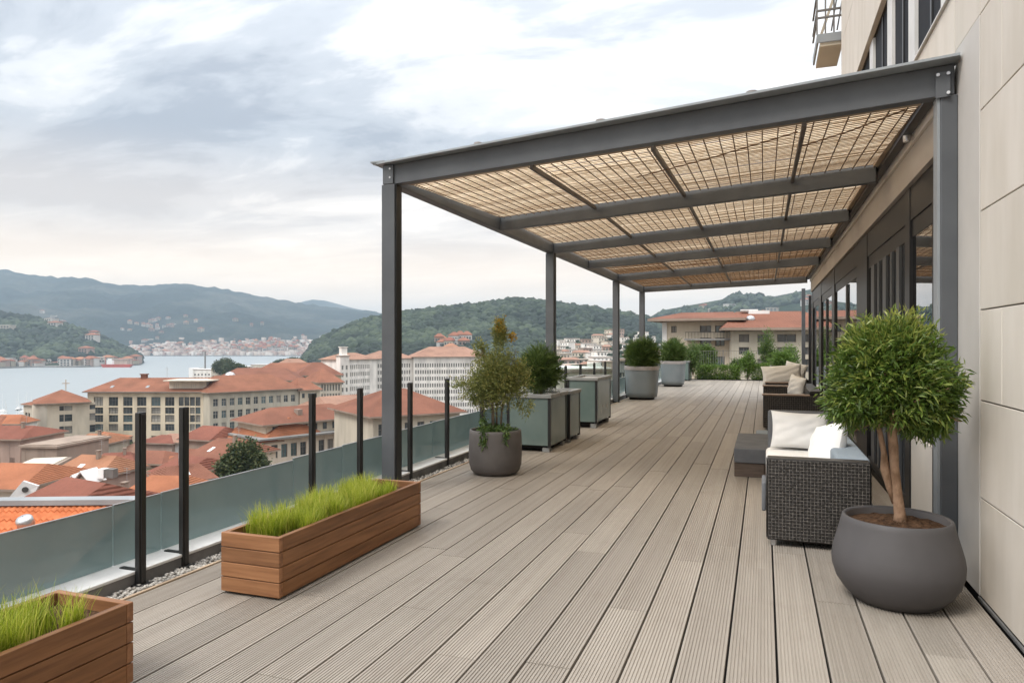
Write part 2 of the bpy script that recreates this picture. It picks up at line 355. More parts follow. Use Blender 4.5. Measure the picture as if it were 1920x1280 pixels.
def tiles(name, c, stripe=2.2):
    m, t, b = newmat(name); v = coords(t, True)
    n = noise_(t, v, 0.22, 8, 0.6); f = noise_(t, v, 3.4, 4, 0.7)
    col = ramp_(t, n, [(0.3, tuple(x * 0.72 for x in c)), (0.52, c), (0.75, tuple(min(1, x * 1.22) for x in c))], 'LINEAR')
    col = mixc(t, math_(t, 'MULTIPLY', math_(t, 'SUBTRACT', f, 0.48, True), 1.5, True), col, tuple(x * 0.5 for x in c))
    wv = N(t, 'ShaderNodeTexWave', wave_type='BANDS', bands_direction='X'); L(t, v, wv.inputs['Vector'])
    wv.inputs['Scale'].default_value = stripe; wv.inputs['Distortion'].default_value = 1.0
    col = mixc(t, math_(t, 'MULTIPLY', wv.outputs['Fac'], 0.22), col, tuple(x * 0.55 for x in c))
    L(t, col, b.inputs['Base Color']); b.inputs['Roughness'].default_value = 0.85; b.inputs['Specular IOR Level'].default_value = 0.2
    bm = N(t, 'ShaderNodeBump'); bm.inputs['Strength'].default_value = 0.5; bm.inputs['Distance'].default_value = 0.15
    L(t, wv.outputs['Fac'], bm.inputs['Height']); L(t, bm.outputs[0], b.inputs['Normal']); return m
M['t_brown'] = tiles('brown_red_tiles', (0.255, 0.107, 0.064)); M['t_red'] = tiles('red_tiles', (0.215, 0.09, 0.057))
M['t_orange'] = tiles('orange_tiles', (0.35, 0.135, 0.068)); M['t_dark'] = tiles('dark_red_tiles', (0.22, 0.082, 0.055))
M['t_pale'] = tiles('pale_tiles', (0.33, 0.19, 0.135)); M['t_tan'] = tiles('tan_tiles', (0.34, 0.16, 0.09))
M['near_tile'] = mat('orange_roof_tile', (0.56, 0.19, 0.08), (0.42, 0.13, 0.052), 5, 0.8, 0.2, detail=9, bump=0.3, bscale=40)
M['hillgreen'] = mat('forest_floor', (0.014, 0.024, 0.014), (0.034, 0.046, 0.024), 0.012, 0.95, 0.05, detail=10)
def hillmat(name, c1, c2, c3, sc1, sc2):
    m, t, b = newmat(name); v = coords(t, False)
    n = noise_(t, v, sc1, 10, 0.62); n2 = noise_(t, v, sc2, 6, 0.6)
    col = ramp_(t, n, [(0.32, c1), (0.5, c2), (0.7, c3)], 'LINEAR')
    col = mixc(t, math_(t, 'MULTIPLY', math_(t, 'SUBTRACT', n2, 0.42, True), 2.4, True), col, c1)
    L(t, col, b.inputs['Base Color']); b.inputs['Roughness'].default_value = 1; b.inputs['Specular IOR Level'].default_value = 0.05
    bm = N(t, 'ShaderNodeBump'); bm.inputs['Strength'].default_value = 1.0; bm.inputs['Distance'].default_value = 12
    L(t, n2, bm.inputs['Height']); L(t, bm.outputs[0], b.inputs['Normal']); return m
M['mountain'] = hillmat('mountain_forest', (0.010, 0.015, 0.016), (0.024, 0.033, 0.028), (0.085, 0.085, 0.072), 0.0022, 0.02)
M['earth'] = hillmat('town_ground', (0.10, 0.085, 0.07), (0.16, 0.14, 0.115), (0.07, 0.08, 0.045), 0.02, 0.15)
M['tree_far'] = leafmat('far_tree_crowns', (0.007, 0.014, 0.009), (0.021, 0.034, 0.020), (0.050, 0.068, 0.036), 0.0, 0.9)
M['leaf_tree'] = leafmat('willowy_leaf', (0.034, 0.068, 0.012), (0.095, 0.16, 0.026), (0.32, 0.34, 0.08), 0.28, 0.36)
M['leaf_olive'] = leafmat('olive_leaf', (0.095, 0.12, 0.034), (0.21, 0.235, 0.07), (0.42, 0.35, 0.11), 0.3, 0.5)
M['leaf_bush'] = leafmat('dark_needle', (0.034, 0.066, 0.015), (0.085, 0.14, 0.032), (0.19, 0.25, 0.07), 0.22, 0.45)
M['leaf_trail'] = leafmat('trailing_leaf', (0.035, 0.07, 0.018), (0.08, 0.135, 0.03), (0.16, 0.21, 0.055), 0.25, 0.45)
M['leaf_yellow'] = leafmat('yellow_blossom', (0.25, 0.16, 0.02), (0.42, 0.27, 0.035), (0.5, 0.38, 0.09), 0.3, 0.6)
M['grass'] = leafmat('lime_grass', (0.09, 0.15, 0.010), (0.30, 0.36, 0.026), (0.62, 0.56, 0.15), 0.45, 0.5)
M['hedge'] = leafmat('hedge_leaf', (0.035, 0.08, 0.012), (0.095, 0.17, 0.026), (0.19, 0.27, 0.055), 0.2, 0.5)
M['tree_mid'] = leafmat('mid_tree_leaf', (0.018, 0.036, 0.011), (0.045, 0.065, 0.02), (0.125, 0.115, 0.036), 0.1, 0.7)
def watermat():
    m, t, b = newmat('bay_water'); v = coords(t, False, (1, 1, 1))
    b.inputs['Base Color'].default_value = (0.25, 0.275, 0.28, 1); b.inputs['Roughness'].default_value = 0.36
    b.inputs['Specular IOR Level'].default_value = 0.8
    bm = N(t, 'ShaderNodeBump'); bm.inputs['Strength'].default_value = 0.5; bm.inputs['Distance'].default_value = 2.0
    h = math_(t, 'ADD', noise_(t, v, 0.09, 6, 0.6), math_(t, 'MULTIPLY', noise_(t, v, 0.008, 4), 3.0))
    L(t, h, bm.inputs['Height']); L(t, bm.outputs[0], b.inputs['Normal']); return m
M['water'] = watermat()
M['ship_red'] = mat('red_paint', (0.42, 0.07, 0.045), (0.36, 0.06, 0.04), 1, 0.5)
M['white_paint'] = mat('white_paint', (0.74, 0.73, 0.71), (0.66, 0.65, 0.64), 1, 0.5)
M['zinc'] = mat('grey_roof_sheet', (0.22, 0.235, 0.245), (0.28, 0.295, 0.30), 0.8, 0.5, 0.4)

# ------------------------------------------------------------------ ground, sea, hills
SEA = -38.5
def grid_mesh(P, name, m, smooth=True):
    nu, ntt = P.shape[:2]
    i = np.arange(nu - 1)[:, None] * ntt + np.arange(ntt - 1)[None, :]
    T = np.stack([i, i + ntt, i + ntt + 1, i + 1], -1).reshape(-1, 4)
    return np_mesh(name, P.reshape(-1, 3), T, m, None, smooth)
def sheet(name, r, z, m):
    mb = MB(); n = 64
    mb.add([(r * math.cos(2 * math.pi * k / n), r * math.sin(2 * math.pi * k / n), z) for k in range(n)], [tuple(range(n))])
    return tag(mb.build(name, m), kind='structure')
sheet('sea_water', 16000, SEA, M['water'])
# the town's ground: one polar sheet, falling below the water beyond the shoreline
SH = [(-4000, 300), (-200, 300), (60, 330), (130, 420), (300, 620), (400, 820), (470, 1050), (560, 1120), (620, 1400), (700, 2500), (6000, 2500)]
def shore(u): return float(np.interp(u, [a for a, _ in SH], [b for _, b in SH]))
def ground_z(u, d):
    s = shore(u); t = min(1, max(0, (d - 60) / (s - 60)))
    z = -31 - 6.6 * t
    if d > s: z -= min(8, (d - s) * 0.15)
    return z
angs = np.linspace(0, 2 * math.pi, 181); rads = [4, 20, 40, 60, 90, 130, 180, 240, 300, 340, 400, 480, 600, 700, 800, 950, 1100, 1300, 1700, 2400, 3000]
P = np.zeros((len(angs), len(rads), 3))
for i, a in enumerate(angs):
    dx, dy = math.cos(a), math.sin(a); dep = -dx * sT + dy * cT; lat = dx * cT + dy * sT
    for j, r in enumerate(rads):
        if dep > 0.15:
            u = 960 + F * lat / dep; z = ground_z(u, r * dep)
        else: z = ground_z(-3000 if lat < 0 else 5000, r)
        P[i, j] = (dx * r, dy * r, z)
tag(link('ground', grid_mesh(P, 'ground', M['earth'])), kind='structure')

def ico(sub):
    import bmesh
    bm = bmesh.new(); bmesh.ops.create_icosphere(bm, subdivisions=sub, radius=1)
    V = np.array([v.co[:] for v in bm.verts]); T = np.array([[v.index for v in f.verts] for f in bm.faces]); bm.free()
    return V, T
ICO1, ICO2 = ico(1), ico(2)
def blobs(name, P, R, m, base=ICO2, squash=0.8, jag=0.28, patch=0):
    """many uneven crowns in one mesh"""
    V0, T0 = base; n = len(P); k = len(V0)
    r = R[:, None] * (1 + RNG.uniform(-jag, jag, (n, k)))
    V = V0[None] * r[:, :, None]; V[:, :, 2] *= squash
    V = V + P[:, None, :]
    T = T0[None] + (np.arange(n) * k)[:, None, None]
    pt = np.array([mn.fractal(Vector(q) * patch, .8, 2.1, 3) for q in P]) * .75 if patch else 0
    rn = np.clip(np.repeat(RNG.uniform(0, 1, n) ** 1.4 * .7 + pt, len(T0)) + RNG.uniform(0, 0.3, n * len(T0)), 0, 1)
    return np_mesh(name, V.reshape(-1, 3), T.reshape(-1, 3), m, rn, True)
def hill(name, crest, dc, df, zb, m, nu=160, ntt=34, amp=0.05, back=0.5, prof=0.85, seed=0.0, fine=0.0):
    us = np.linspace(crest[0][0], crest[-1][0], nu); cu = [a for a, _ in crest]; cvv = [b for _, b in crest]
    ts = np.linspace(0, 1 + back, ntt)
    P = np.zeros((nu, ntt, 3))
    for i, u in enumerate(us):
        dcu = dc(u) if callable(dc) else dc; dfu = df(u) if callable(df) else df
        cv = np.interp(u, cu, cvv); zc_ = EYE + (HY - cv) / F * dcu
        for j, t in enumerate(ts):
            d = dfu + (dcu - dfu) * t
            h = t ** prof if t <= 1 else 1 - (t - 1) * 0.9
            q = dirv(u) * d
            w_ = mn.fractal(Vector((q.x, q.y, 0)) / (dcu - dfu) * 3.0 + Vector((seed, 0, 0)), 0.9, 2.1, 5) * amp
            e = 4 * t * (1 - t) if t < 1 else 0
            z = zb + (zc_ - zb) * (h + w_ * e) + (fine * mn.noise(q * 0.02) if 0.1 < t else 0)
            P[i, j] = (q.x, q.y, z)
    o = tag(link(name, grid_mesh(P, name, m)), kind='structure')
    return P
def sample(P, n, t0=0.0, t1=1.0, keep=None):
    nu, ntt = P.shape[:2]
    a = RNG.uniform(0, nu - 1.001, n); b = RNG.uniform(t0, t1, n) * (ntt - 1.001)
    i = a.astype(int); j = b.astype(int); fa = (a - i)[:, None]; fb = (b - j)[:, None]
    Q = (P[i, j] * (1 - fa) + P[i + 1, j] * fa) * (1 - fb) + (P[i, j + 1] * (1 - fa) + P[i + 1, j + 1] * fa) * fb
    return Q
# far blue mountain range and the peak behind it
PA = hill('mountain_range', [(-700, 470), (-300, 490), (0, 505), (60, 516), (130, 519), (160, 519), (215, 533), (290, 534), (320, 530), (350, 531), (420, 541), (480, 554), (560, 567), (640, 578), (700, 584), (780, 598), (900, 622), (1000, 640)],
     4200, lambda u: 2350, SEA - 1, M['mountain'], 260, 60, 0.16, 0.5, 0.9, 3.0, 14)
hill('distant_peak', [(450, 605), (520, 578), (560, 566), (585, 560), (610, 562), (660, 576), (700, 584), (800, 610), (900, 640)], 6200, 4700, SEA - 1, M['mountain'], 80, 30, 0.05, 0.4, 0.9, 8.0)
# dark wooded headland on the left shore
PC = hill('headland', [(-500, 590), (-200, 584), (0, 588), (60, 596), (110, 606), (160, 622), (200, 638), (235, 655), (262, 668)], 1560,
          lambda u: 1230 + max(0, (u - 150)) * 1.2, SEA - 1, M['hillgreen'], 120, 30, 0.06, 0.6, 0.75, 1.0)
# wooded hill in the middle, right behind the town
PD = hill('wooded_hill', [(575, 672), (590, 650), (605, 640), (640, 620), (690, 603), (740, 592), (800, 585), (870, 577), (920, 570), (960, 566), (1000, 567), (1050, 574), (1100, 580), (1150, 588), (1205, 596), (1240, 612), (1280, 640)],
          1080, 690, -37, M['hillgreen'], 160, 36, 0.08, 0.6, 0.8, 5.0)
PE = hill('green_hills', [(1150, 625), (1205, 602), (1240, 582), (1300, 571), (1350, 562), (1390, 554), (1420, 557), (1450, 556), (1500, 546), (1560, 535), (1700, 520), (1900, 505), (2300, 500)],
          1750, 900, -36, M['hillgreen'], 150, 40, 0.10, 0.5, 0.85, 9.0)
def forest(name, P, n, r0, r1, base, t0=0.0, t1=0.72, thin=None):
    Q = sample(P, n, t0, t1)
    if thin is not None:
        k = np.array([mn.noise(Vector(q) * thin[0]) > thin[1] for q in Q]); Q = Q[k]
    R = r0 * .8 + (r1 * 1.15 - r0 * .8) * RNG.uniform(0, 1, len(Q)) ** 1.8; Q = Q.copy(); Q[:, 2] += R * 0.25
    tag(link(name, blobs(name, Q, R, M['tree_far'], base, .85, .34, .011)), kind='stuff')
forest('forest', PD, 14000, 3.2, 7.0, ICO2, 0.02, 0.70)
forest('forest', PC, 7000, 4.5, 8.5, ICO1, 0.04, 0.68)
forest('forest', PE, 9000, 4.5, 10, ICO1, 0.03, 0.70, (0.006, -0.12))

# air over the bay
hb = MB(); hb.box(-7600, 7600, -900, 8300, SEA - 14, 480)
hm = bpy.data.materials.new('haze_air'); hm.use_nodes = True; ht = hm.node_tree; ht.nodes.clear()
pv = N(ht, 'ShaderNodeVolumePrincipled'); pv.inputs['Color'].default_value = (0.55, 0.70, 0.84, 1); pv.inputs['Density'].default_value = 1.5e-4
pv.inputs['Density Attribute'].default_value = ''
ho = N(ht, 'ShaderNodeOutputMaterial'); L(ht, pv.outputs[0], ho.inputs['Volume'])
hz = hb.build('haze', hm); tag(hz, kind='stuff')

# ------------------------------------------------------------------ buildings of the town
WCACHE = {}
def window_mesh(wd, h, fm, pm, bars=1, rails=1):
    key = (round(wd, 2), round(h, 2), fm, pm, bars, rails)
    if key in WCACHE: return WCACHE[key]
    f = MB(); t = 0.07
    f.box(0, wd, 0, .08, 0, t); f.box(0, wd, 0, .08, h - t, h)
    f.box(0, t, .004, .076, t, h - t); f.box(wd - t, wd, .004, .076, t, h - t)
    for i in range(bars):
        x = wd * (i + 1) / (bars + 1); f.box(x - .035, x + .035, .01, .07, t, h - t)
    for i in range(rails):
        z = h * (i + 1) / (rails + 1) + h * .12; f.box(t, wd - t, .015, .065, z - .03, z + .03)
    p = MB(); p.box(.03, wd - .03, .09, .12, .03, h - .03)
    WCACHE[key] = (f.mesh('window', M[fm]), p.mesh('pane', M[pm])); return WCACHE[key]
def facade(mb, o, a, n, W, z0, z1, cols, rows, dep, m=0):
    """piers full height, spandrels butted between them; leaves real openings"""
    x = 0
    for (l, r) in cols + [(W, W)]:
        if l > x: mb.obox(o, a, n, x, l, 0, dep, z0, z1, m)
        if r > l:
            z = z0
            for (b, t) in rows:
                if b > z: mb.obox(o, a, n, l, r, .03, dep, z, b, m)
                z = t
            if z1 > z: mb.obox(o, a, n, l, r, .03, dep, z, z1, m)
        x = r
def hip(mb, x0, x1, y0, y1, ze, h, ov=.7, inset=None, th=.25, mt=0, me=1):
    X0, X1, Y0, Y1 = x0 - ov, x1 + ov, y0 - ov, y1 + ov
    dy = (Y1 - Y0) / 2; ins = dy if inset is None else inset
    ins = min(ins, (X1 - X0) / 2 - .01); ym = (Y0 + Y1) / 2
    b = [(X0, Y0, ze), (X1, Y0, ze), (X1, Y1, ze), (X0, Y1, ze)]; u = [(p[0], p[1], ze + th) for p in b]
    r = [(X0 + ins, ym, ze + th + h), (X1 - ins, ym, ze + th + h)]
    mb.add(u + r, [(0, 1, 5, 4), (1, 2, 5), (2, 3, 4, 5), (3, 0, 4)], mt)
    mb.add(b + u, [(3, 2, 1, 0), (0, 1, 5, 4), (1, 2, 6, 5), (2, 3, 7, 6), (3, 0, 4, 7)], me)
def even(W, n, wd, m0, m1=None):
    m1 = m0 if m1 is None else m1; s = (W - m0 - m1 - wd) / max(1, n - 1)
    return [(m0 + i * s, m0 + i * s + wd) for i in range(n)]
def floors(z0, n, fh, sill, h): return [(z0 + i * fh + sill, z0 + i * fh + sill + h) for i in range(n)]
def building(name, label, cat, a, b, depth, zb, ze, wm, tm, roof_h=3, cols=(), rows=(), ov=.7, inset=None, fm='frame', pm='pane', bars=1, rails=1,
             group=None, joined=False, side=None, flat=False, wdep=.35, eave='w_brown', roofless=False, skipw=None):
    p = Vector((a[0], a[1], 0)); q = Vector((b[0], b[1], 0)); W = (q - p).length; rz = math.atan2(q.y - p.y, q.x - p.x)
    root = empty(name, (p.x, p.y, zb), rz, label, cat, group)
    H = ze - zb; cols = list(cols); rows = [(r0 - zb, r1 - zb) for r0, r1 in rows]
    mb = MB(); mb.box(0.0, W, wdep, depth, 0, H)
    if cols and rows: facade(mb, (0, 0), (1, 0), (0, 1), W, 0, H, cols, rows, wdep)
    else: mb.box(0, W, 0, wdep - .001, 0, H)
    sides = []
    if side:                                     # windows on the two end walls, (n columns, width)
        sc_ = even(depth, side[0], side[1], 1.5)
        facade(mb, (0, depth), (0, -1), (1, 0), depth, 0, H, sc_, rows, wdep); mb2 = None
        facade(mb, (W, 0), (0, 1), (-1, 0), depth, 0, H, sc_, rows, wdep)
        # the core is narrowed so that the openings have depth
        mb.v[0:8] = [(x if 0 < x < W else (wdep + .2 if x == 0 else W - wdep - .2), y, z) for (x, y, z) in mb.v[0:8]]
        sides = [((0, depth), (0, -1), (1, 0), -math.pi / 2, sc_), ((W, 0), (0, 1), (-1, 0), math.pi / 2, sc_)]
    mb.build('wall', M[wm], root)
    faces = [((0, 0), (1, 0), (0, 1), 0.0, cols)] + sides
    jf, jp = MB(), MB()
    for (o, av, nv, ang, cc) in faces:
        for ci, (l, r) in enumerate(cc):
            for ri, (z0, z1) in enumerate(rows):
                if skipw and skipw(ci, ri): continue
                if joined:
                    jp.obox(o, av, nv, l, r, wdep - .06, wdep + .25, z0, z1)
                    jf.obox(o, av, nv, (l + r) / 2 - .06, (l + r) / 2 + .06, wdep - .14, wdep - .07, z0, z1)
                    continue
                fme, pme = window_mesh(r - l - .02, z1 - z0 - .02, fm, random.choice((pm, pm, pm, 'pane_blue', 'blind')), bars, rails)
                lx = o[0] + av[0] * (l + .01) + nv[0] * (wdep - .16); ly = o[1] + av[1] * (l + .01) + nv[1] * (wdep - .16)
                wo_ = link('window', fme, root, (lx, ly, z0 + .01), ang); link('pane', pme, wo_)
    if joined and jp.f:
        wp = jp.build('window_panes', M[pm], root); tag(wp, kind='stuff')
        tag(jf.build('window_bars', M[fm], root), kind='stuff')
    if not roofless:
        rf = MB()
        if flat:
            rf.box(-.3, W + .3, -.3, depth + .3, H + .003, H + .35, 1); rf.box(.2, W - .2, .2, depth - .2, H + .353, H + .5, 0)
        else: hip(rf, 0, W, 0, depth, H + .003, roof_h, ov, inset)
        rf.build('roof', [M[tm], M[eave]], root)
    return root, W
def bx(u, d): p = dirv(u) * d; return (p.x, p.y)

# 1 beige five-storey block
zb, ze = -33.0, -11.9
g, W = building('apartment_block', 'wide beige office block with a grid of dark windows and brown hipped roof', 'building', bx(164, 196), bx(392, 196), 18, zb, ze, 'w_beige', 't_brown', 3.4,
    [(c - 1.3, c + 1.3) for c in [(u - 164) / 228 * 33.9 for u in (184.5, 212.5, 239.5, 265.5, 292, 318)]] + [(25.4 + i * 1.55, 25.4 + i * 1.55 + 1.4) for i in range(4)],
    [(-29.9, -27.5), (-26.4, -24.0), (-22.6, -20.7), (-20.2, -18.2), (-17.9, -16.1), (-15.7, -13.2)], .9, 5, 'frame_dark', 'pane', 2, 1)
pb = MB(); pb.box(22.2, 32.6, 1.2, 8, 21.1, 24.2); pb.build('roof_house', M['w_cream'], g)
for i in range(4):
    fme, pme = window_mesh(1.2, 1.7, 'frame', 'pane', 1, 0)
    link('pane', pme, link('window', fme, g, (23.6 + i * 2.4, 1.12, 21.9), 0))
cb = MB(); cb.box(21.6, 34.6, -1.1, 8.4, 24.2, 24.5); cb.build('parapet', M['w_cream'], g)
ch = MB(); ch.box(10.6, 12.0, 8, 9.4, 23.0, 25.6); ch.box(10.4, 12.2, 7.8, 9.6, 25.6, 25.9); ch.build('chimney', M['t_red'], g)
for i, x in enumerate((5.5, 15.5, 27.0)):
    sk = MB(); sk.bar((x, 1.6, 22.1), (x, 3.0, 22.78), .8, .14); sk.build('roof_hatch', M['zinc'], g)
ar = MB(); ar.tube([(18, 8.5, 24), (18, 8.5, 28)], .05, 5); ar.bar((17.2, 8.5, 27.2), (18.8, 8.5, 27.2), .05, .05); ar.bar((17.5, 8.5, 27.6), (18.5, 8.5, 27.6), .05, .05); ar.build('aerial', M['galv'], g)
gt = MB(); gt.box(-.95, 34.8, -1.02, -.905, 21.05, 21.25); gt.build('gutter', M['frame_dark'], g)
# 2 small tower house with a cross on the roof
g, W = building('tower_house', 'beige tower house with pyramid brown roof topped by a cross, at the waterside', 'building', bx(72, 176), bx(163, 182), 13, -33, -13.6, 'w_beige2', 't_brown', 3.0,
    [(4.4, 5.4), (5.5, 7.2), (11.0, 12.3)], [(-31, -28.6), (-27.6, -25.2), (-24.5, -22.2), (-21.3, -19.4), (-18.2, -16.4), (-15.4, -14.2)], 1.0, None, 'frame_dark', 'pane', 0, 1)
xb = MB(); xb.box(6.0, 6.25, 6.4, 6.65, 22.4, 25.2); xb.box(5.3, 6.95, 6.43, 6.62, 24.1, 24.35); xb.build('cross', M['w_cream'], g)
cb = MB(); cb.lathe([(1.9, 0), (1.9, 19.3)], 20, 0, 0.6, 1.4); cb.build('stair_turret', M['w_cream'], g, True)
g2, W = building('balcony_house', 'pale house with stepped balconies left of the tower house', 'building', bx(44, 182), bx(71, 178), 10, -34, -14.2, 'w_cream', 't_brown', 1.6,
    [(.9, 2.1), (2.5, 3.5)], floors(-30.5, 5, 3.0, .9, 1.5), .5, None, 'frame_dark', 'pane', 0, 0)
for k in range(4):
    b_ = MB(); b_.box(-.9, 2.0, -1.3, -.02, 4.0 + 3 * k, 4.2 + 3 * k); b_.box(-.9, 2.0, -1.3, -1.22, 4.2 + 3 * k, 5.1 + 3 * k); b_.build('balcony', M['w_beige2'], g2)
# 3 long wing running back to the right
building('long_wing', 'long beige wing under a broad brown roof, right of the beige block', 'building', bx(393, 193), bx(560, 212), 17, -33, -12.0, 'w_grey', 't_brown', 4.2,
    even(26.5, 11, 1.35, 1.0), floors(-29.6, 5, 3.35, .5, 2.1), .9, 6, 'frame', 'pane', 1, 1)
building('link_block', 'plain beige block with few small windows at the end of the long wing', 'building', bx(562, 212), bx(600, 216), 14, -33, -12.6, 'w_beige2', 't_brown', 3.4,
    even(6.1, 3, .9, .7), floors(-29, 5, 3.35, .8, 1.4), .7, 3, 'frame_dark', 'pane', 0, 0)
building('pilaster_block', 'pale block with tall window strips next to the white tower building', 'building', bx(600, 232), bx(641, 236), 18, -34, -11.4, 'w_cream', 't_brown', 4.2,
    even(7.1, 7, .55, .4), floors(-30, 6, 3.1, .5, 2.2), .8, 4, 'frame', 'pane', 0, 0, joined=True)
for (lab, u0, u1, d, ze_, h, dep, tm) in (
    ('broad red tiled roof with a skylight hump rising behind the long wing', 398, 560, 238, -11.2, 4.0, 24, 't_red'),
    ('second red tiled roof stepping back behind the broad one', 470, 610, 275, -10.6, 4.2, 24, 't_brown'),
    ('faded pale tiled roof at the top of the roof cluster', 512, 590, 312, -9.4, 4.0, 20, 't_pale'),
    ('red tiled roof beside the white tower, behind the pilaster block', 560, 640, 262, -10.4, 4.6, 18, 't_red')):
    g, W = building('roofed_block', lab, 'building', bx(u0, d), bx(u1, d + 6), dep, -35, ze_, 'w_beige', tm, h, even((u1 - u0) / F * d, 9, 1.2, 1), floors(-30, 5, 3.4, .6, 1.9), .9, 7, joined=True)
    if tm == 't_red' and d == 238:
        sk = MB(); sk.lathe([(1.8, 0), (1.7, .8), (1.1, 1.5), (.02, 1.8)], 16, 0, 5, 4); sk.build('skylight', M['galv'], g, True, (0, 0, 25.2))
# 4 white many-windowed building with corner tower
rowsW = floors(-33.0, 9, 2.95, .7, 1.7)
g, W = building('white_office', 'white many-windowed building wing with rust tiled roof, left of the big grey pergola post', 'building', bx(655, 286), bx(706, 300), 16, -36, -5.0, 'w_white', 't_pale', 2.6,
    even(12.4, 11, .62, .5), rowsW, .8, 5, 'frame', 'pane', 0, 0, joined=True)
building('white_office', 'white many-windowed building wing just right of the big grey pergola post', 'building', bx(706, 302), bx(775, 312), 18, -36, -4.9, 'w_white', 't_pale', 3.2,
    even(16.6, 14, .66, .6), rowsW, .8, 6, 'frame', 'pane', 0, 0, joined=True)
building('white_office', 'white many-windowed building wing with curved tiled roof, reaching behind the olive bush', 'building', bx(776, 310), bx(912, 318), 20, -36, -4.3, 'w_white', 't_pale', 4.4,
    even(32.6, 30, .62, .6), rowsW, .9, 9, 'frame', 'pane', 0, 0, joined=True)
g, W = building('white_tower', 'slim white stair tower with stacked lookout at the left end of the white building', 'tower', bx(638, 280), bx(655, 282), 5, -36, -3.4, 'w_white', 'w_white', .5,
    even(3.6, 2, .7, .6), rowsW, 0, None, 'frame', 'pane', 0, 0, flat=True, joined=True)
tb = MB(); tb.box(.9, 3.2, 1, 4, 33.1, 36.2); tb.box(.6, 3.5, .7, 4.3, 36.2, 36.5); tb.build('lookout', M['w_white'], g)
building('flat_block', 'low white flat roofed block left of the white tower, partly hidden', 'building', bx(572, 330), bx(640, 326), 22, -36, -10.4, 'w_cream', 'zinc', 1, even(16.8, 9, 1.2, .6), floors(-32, 6, 3.4, .7, 1.7), flat=True, joined=True)
# 5 cornice building in the middle distance, with a set back attic
g, W = building('cornice_house', 'cream building with a heavy cornice and set back tiled attic, behind the round tree', 'building', bx(492, 118), bx(700, 134), 14, -30, -14.6, 'w_cream', 't_tan', .01,
    even(20.5, 10, 1.15, 1.6), [(-28.6, -26.4), (-24.8, -22.4), (-21.2, -18.8), (-17.9, -15.6)], .01, None, 'frame_dark', 'pane', 1, 1, roofless=True)
cb = MB(); cb.box(-1.0, W + 1, -1.0, 14.5, 15.4, 15.7); cb.build('cornice', M['w_dgrey'], g)
at_ = MB(); at_.box(1.4, W - 1.6, 1.6, 12, 15.7, 17.6); at_.build('attic_wall', M['w_beige2'], g)
for i in range(9):
    fme, pme = window_mesh(.8, 1.2, 'frame_dark', 'pane', 0, 0); link('pane', pme, link('window', fme, g, (2.6 + i * 1.95, 1.5, 16.1), 0))
rf = MB(); hip(rf, .8, W - 1.0, 1.0, 12.6, 17.6, 2.3, .5, 4.5); rf.build('roof', [M['t_red'], M['w_brown']], g)
dm = MB(); dm.box(8.2, 9.1, 3.0, 4.4, 18.7, 19.8); dm.build('chimney', M['w_brown'], g)
g, W = building('side_wing', 'low tiled side wing at the left end of the cornice building', 'building', bx(424, 126), bx(491, 118.5), 12, -30, -15.2, 'w_cream', 't_orange', 3.6, even(9, 4, 1.0, 1), [(-24.6, -22.4), (-20.6, -18.4)], .8, 2, joined=True)
# 6 red hip roof seen through the clear bay right of the post
building('hip_house', 'low house with a big plain red hipped roof, right of the big grey pergola post', 'building', bx(700, 104), bx(862, 112), 17, -30, -9.4, 'w_grey', 't_red', 3.4, even(13.4, 6, 1.2, .8), [(-20, -18), (-16.4, -14.4), (-12.6, -10.4)], .9, 6.5, 'frame_dark')
building('gable_house', 'pinkish house with a dull tiled roof below the white building', 'building', bx(628, 150), bx(722, 160), 16, -32, -13.4, 'w_pink', 't_pale', 3.0, even(10.6, 5, 1.0, .8), floors(-29, 4, 3.6, .8, 1.8), .7, 2, joined=True)
building('gable_house', 'cream gabled house with a tan roof between the cornice building and the red hipped roof', 'building', bx(655, 118), bx(716, 116), 10, -30, -12.2, 'w_cream', 't_tan', 1.8, even(5.3, 3, .9, .7), floors(-28, 4, 3.6, .8, 1.8), .5, 1)
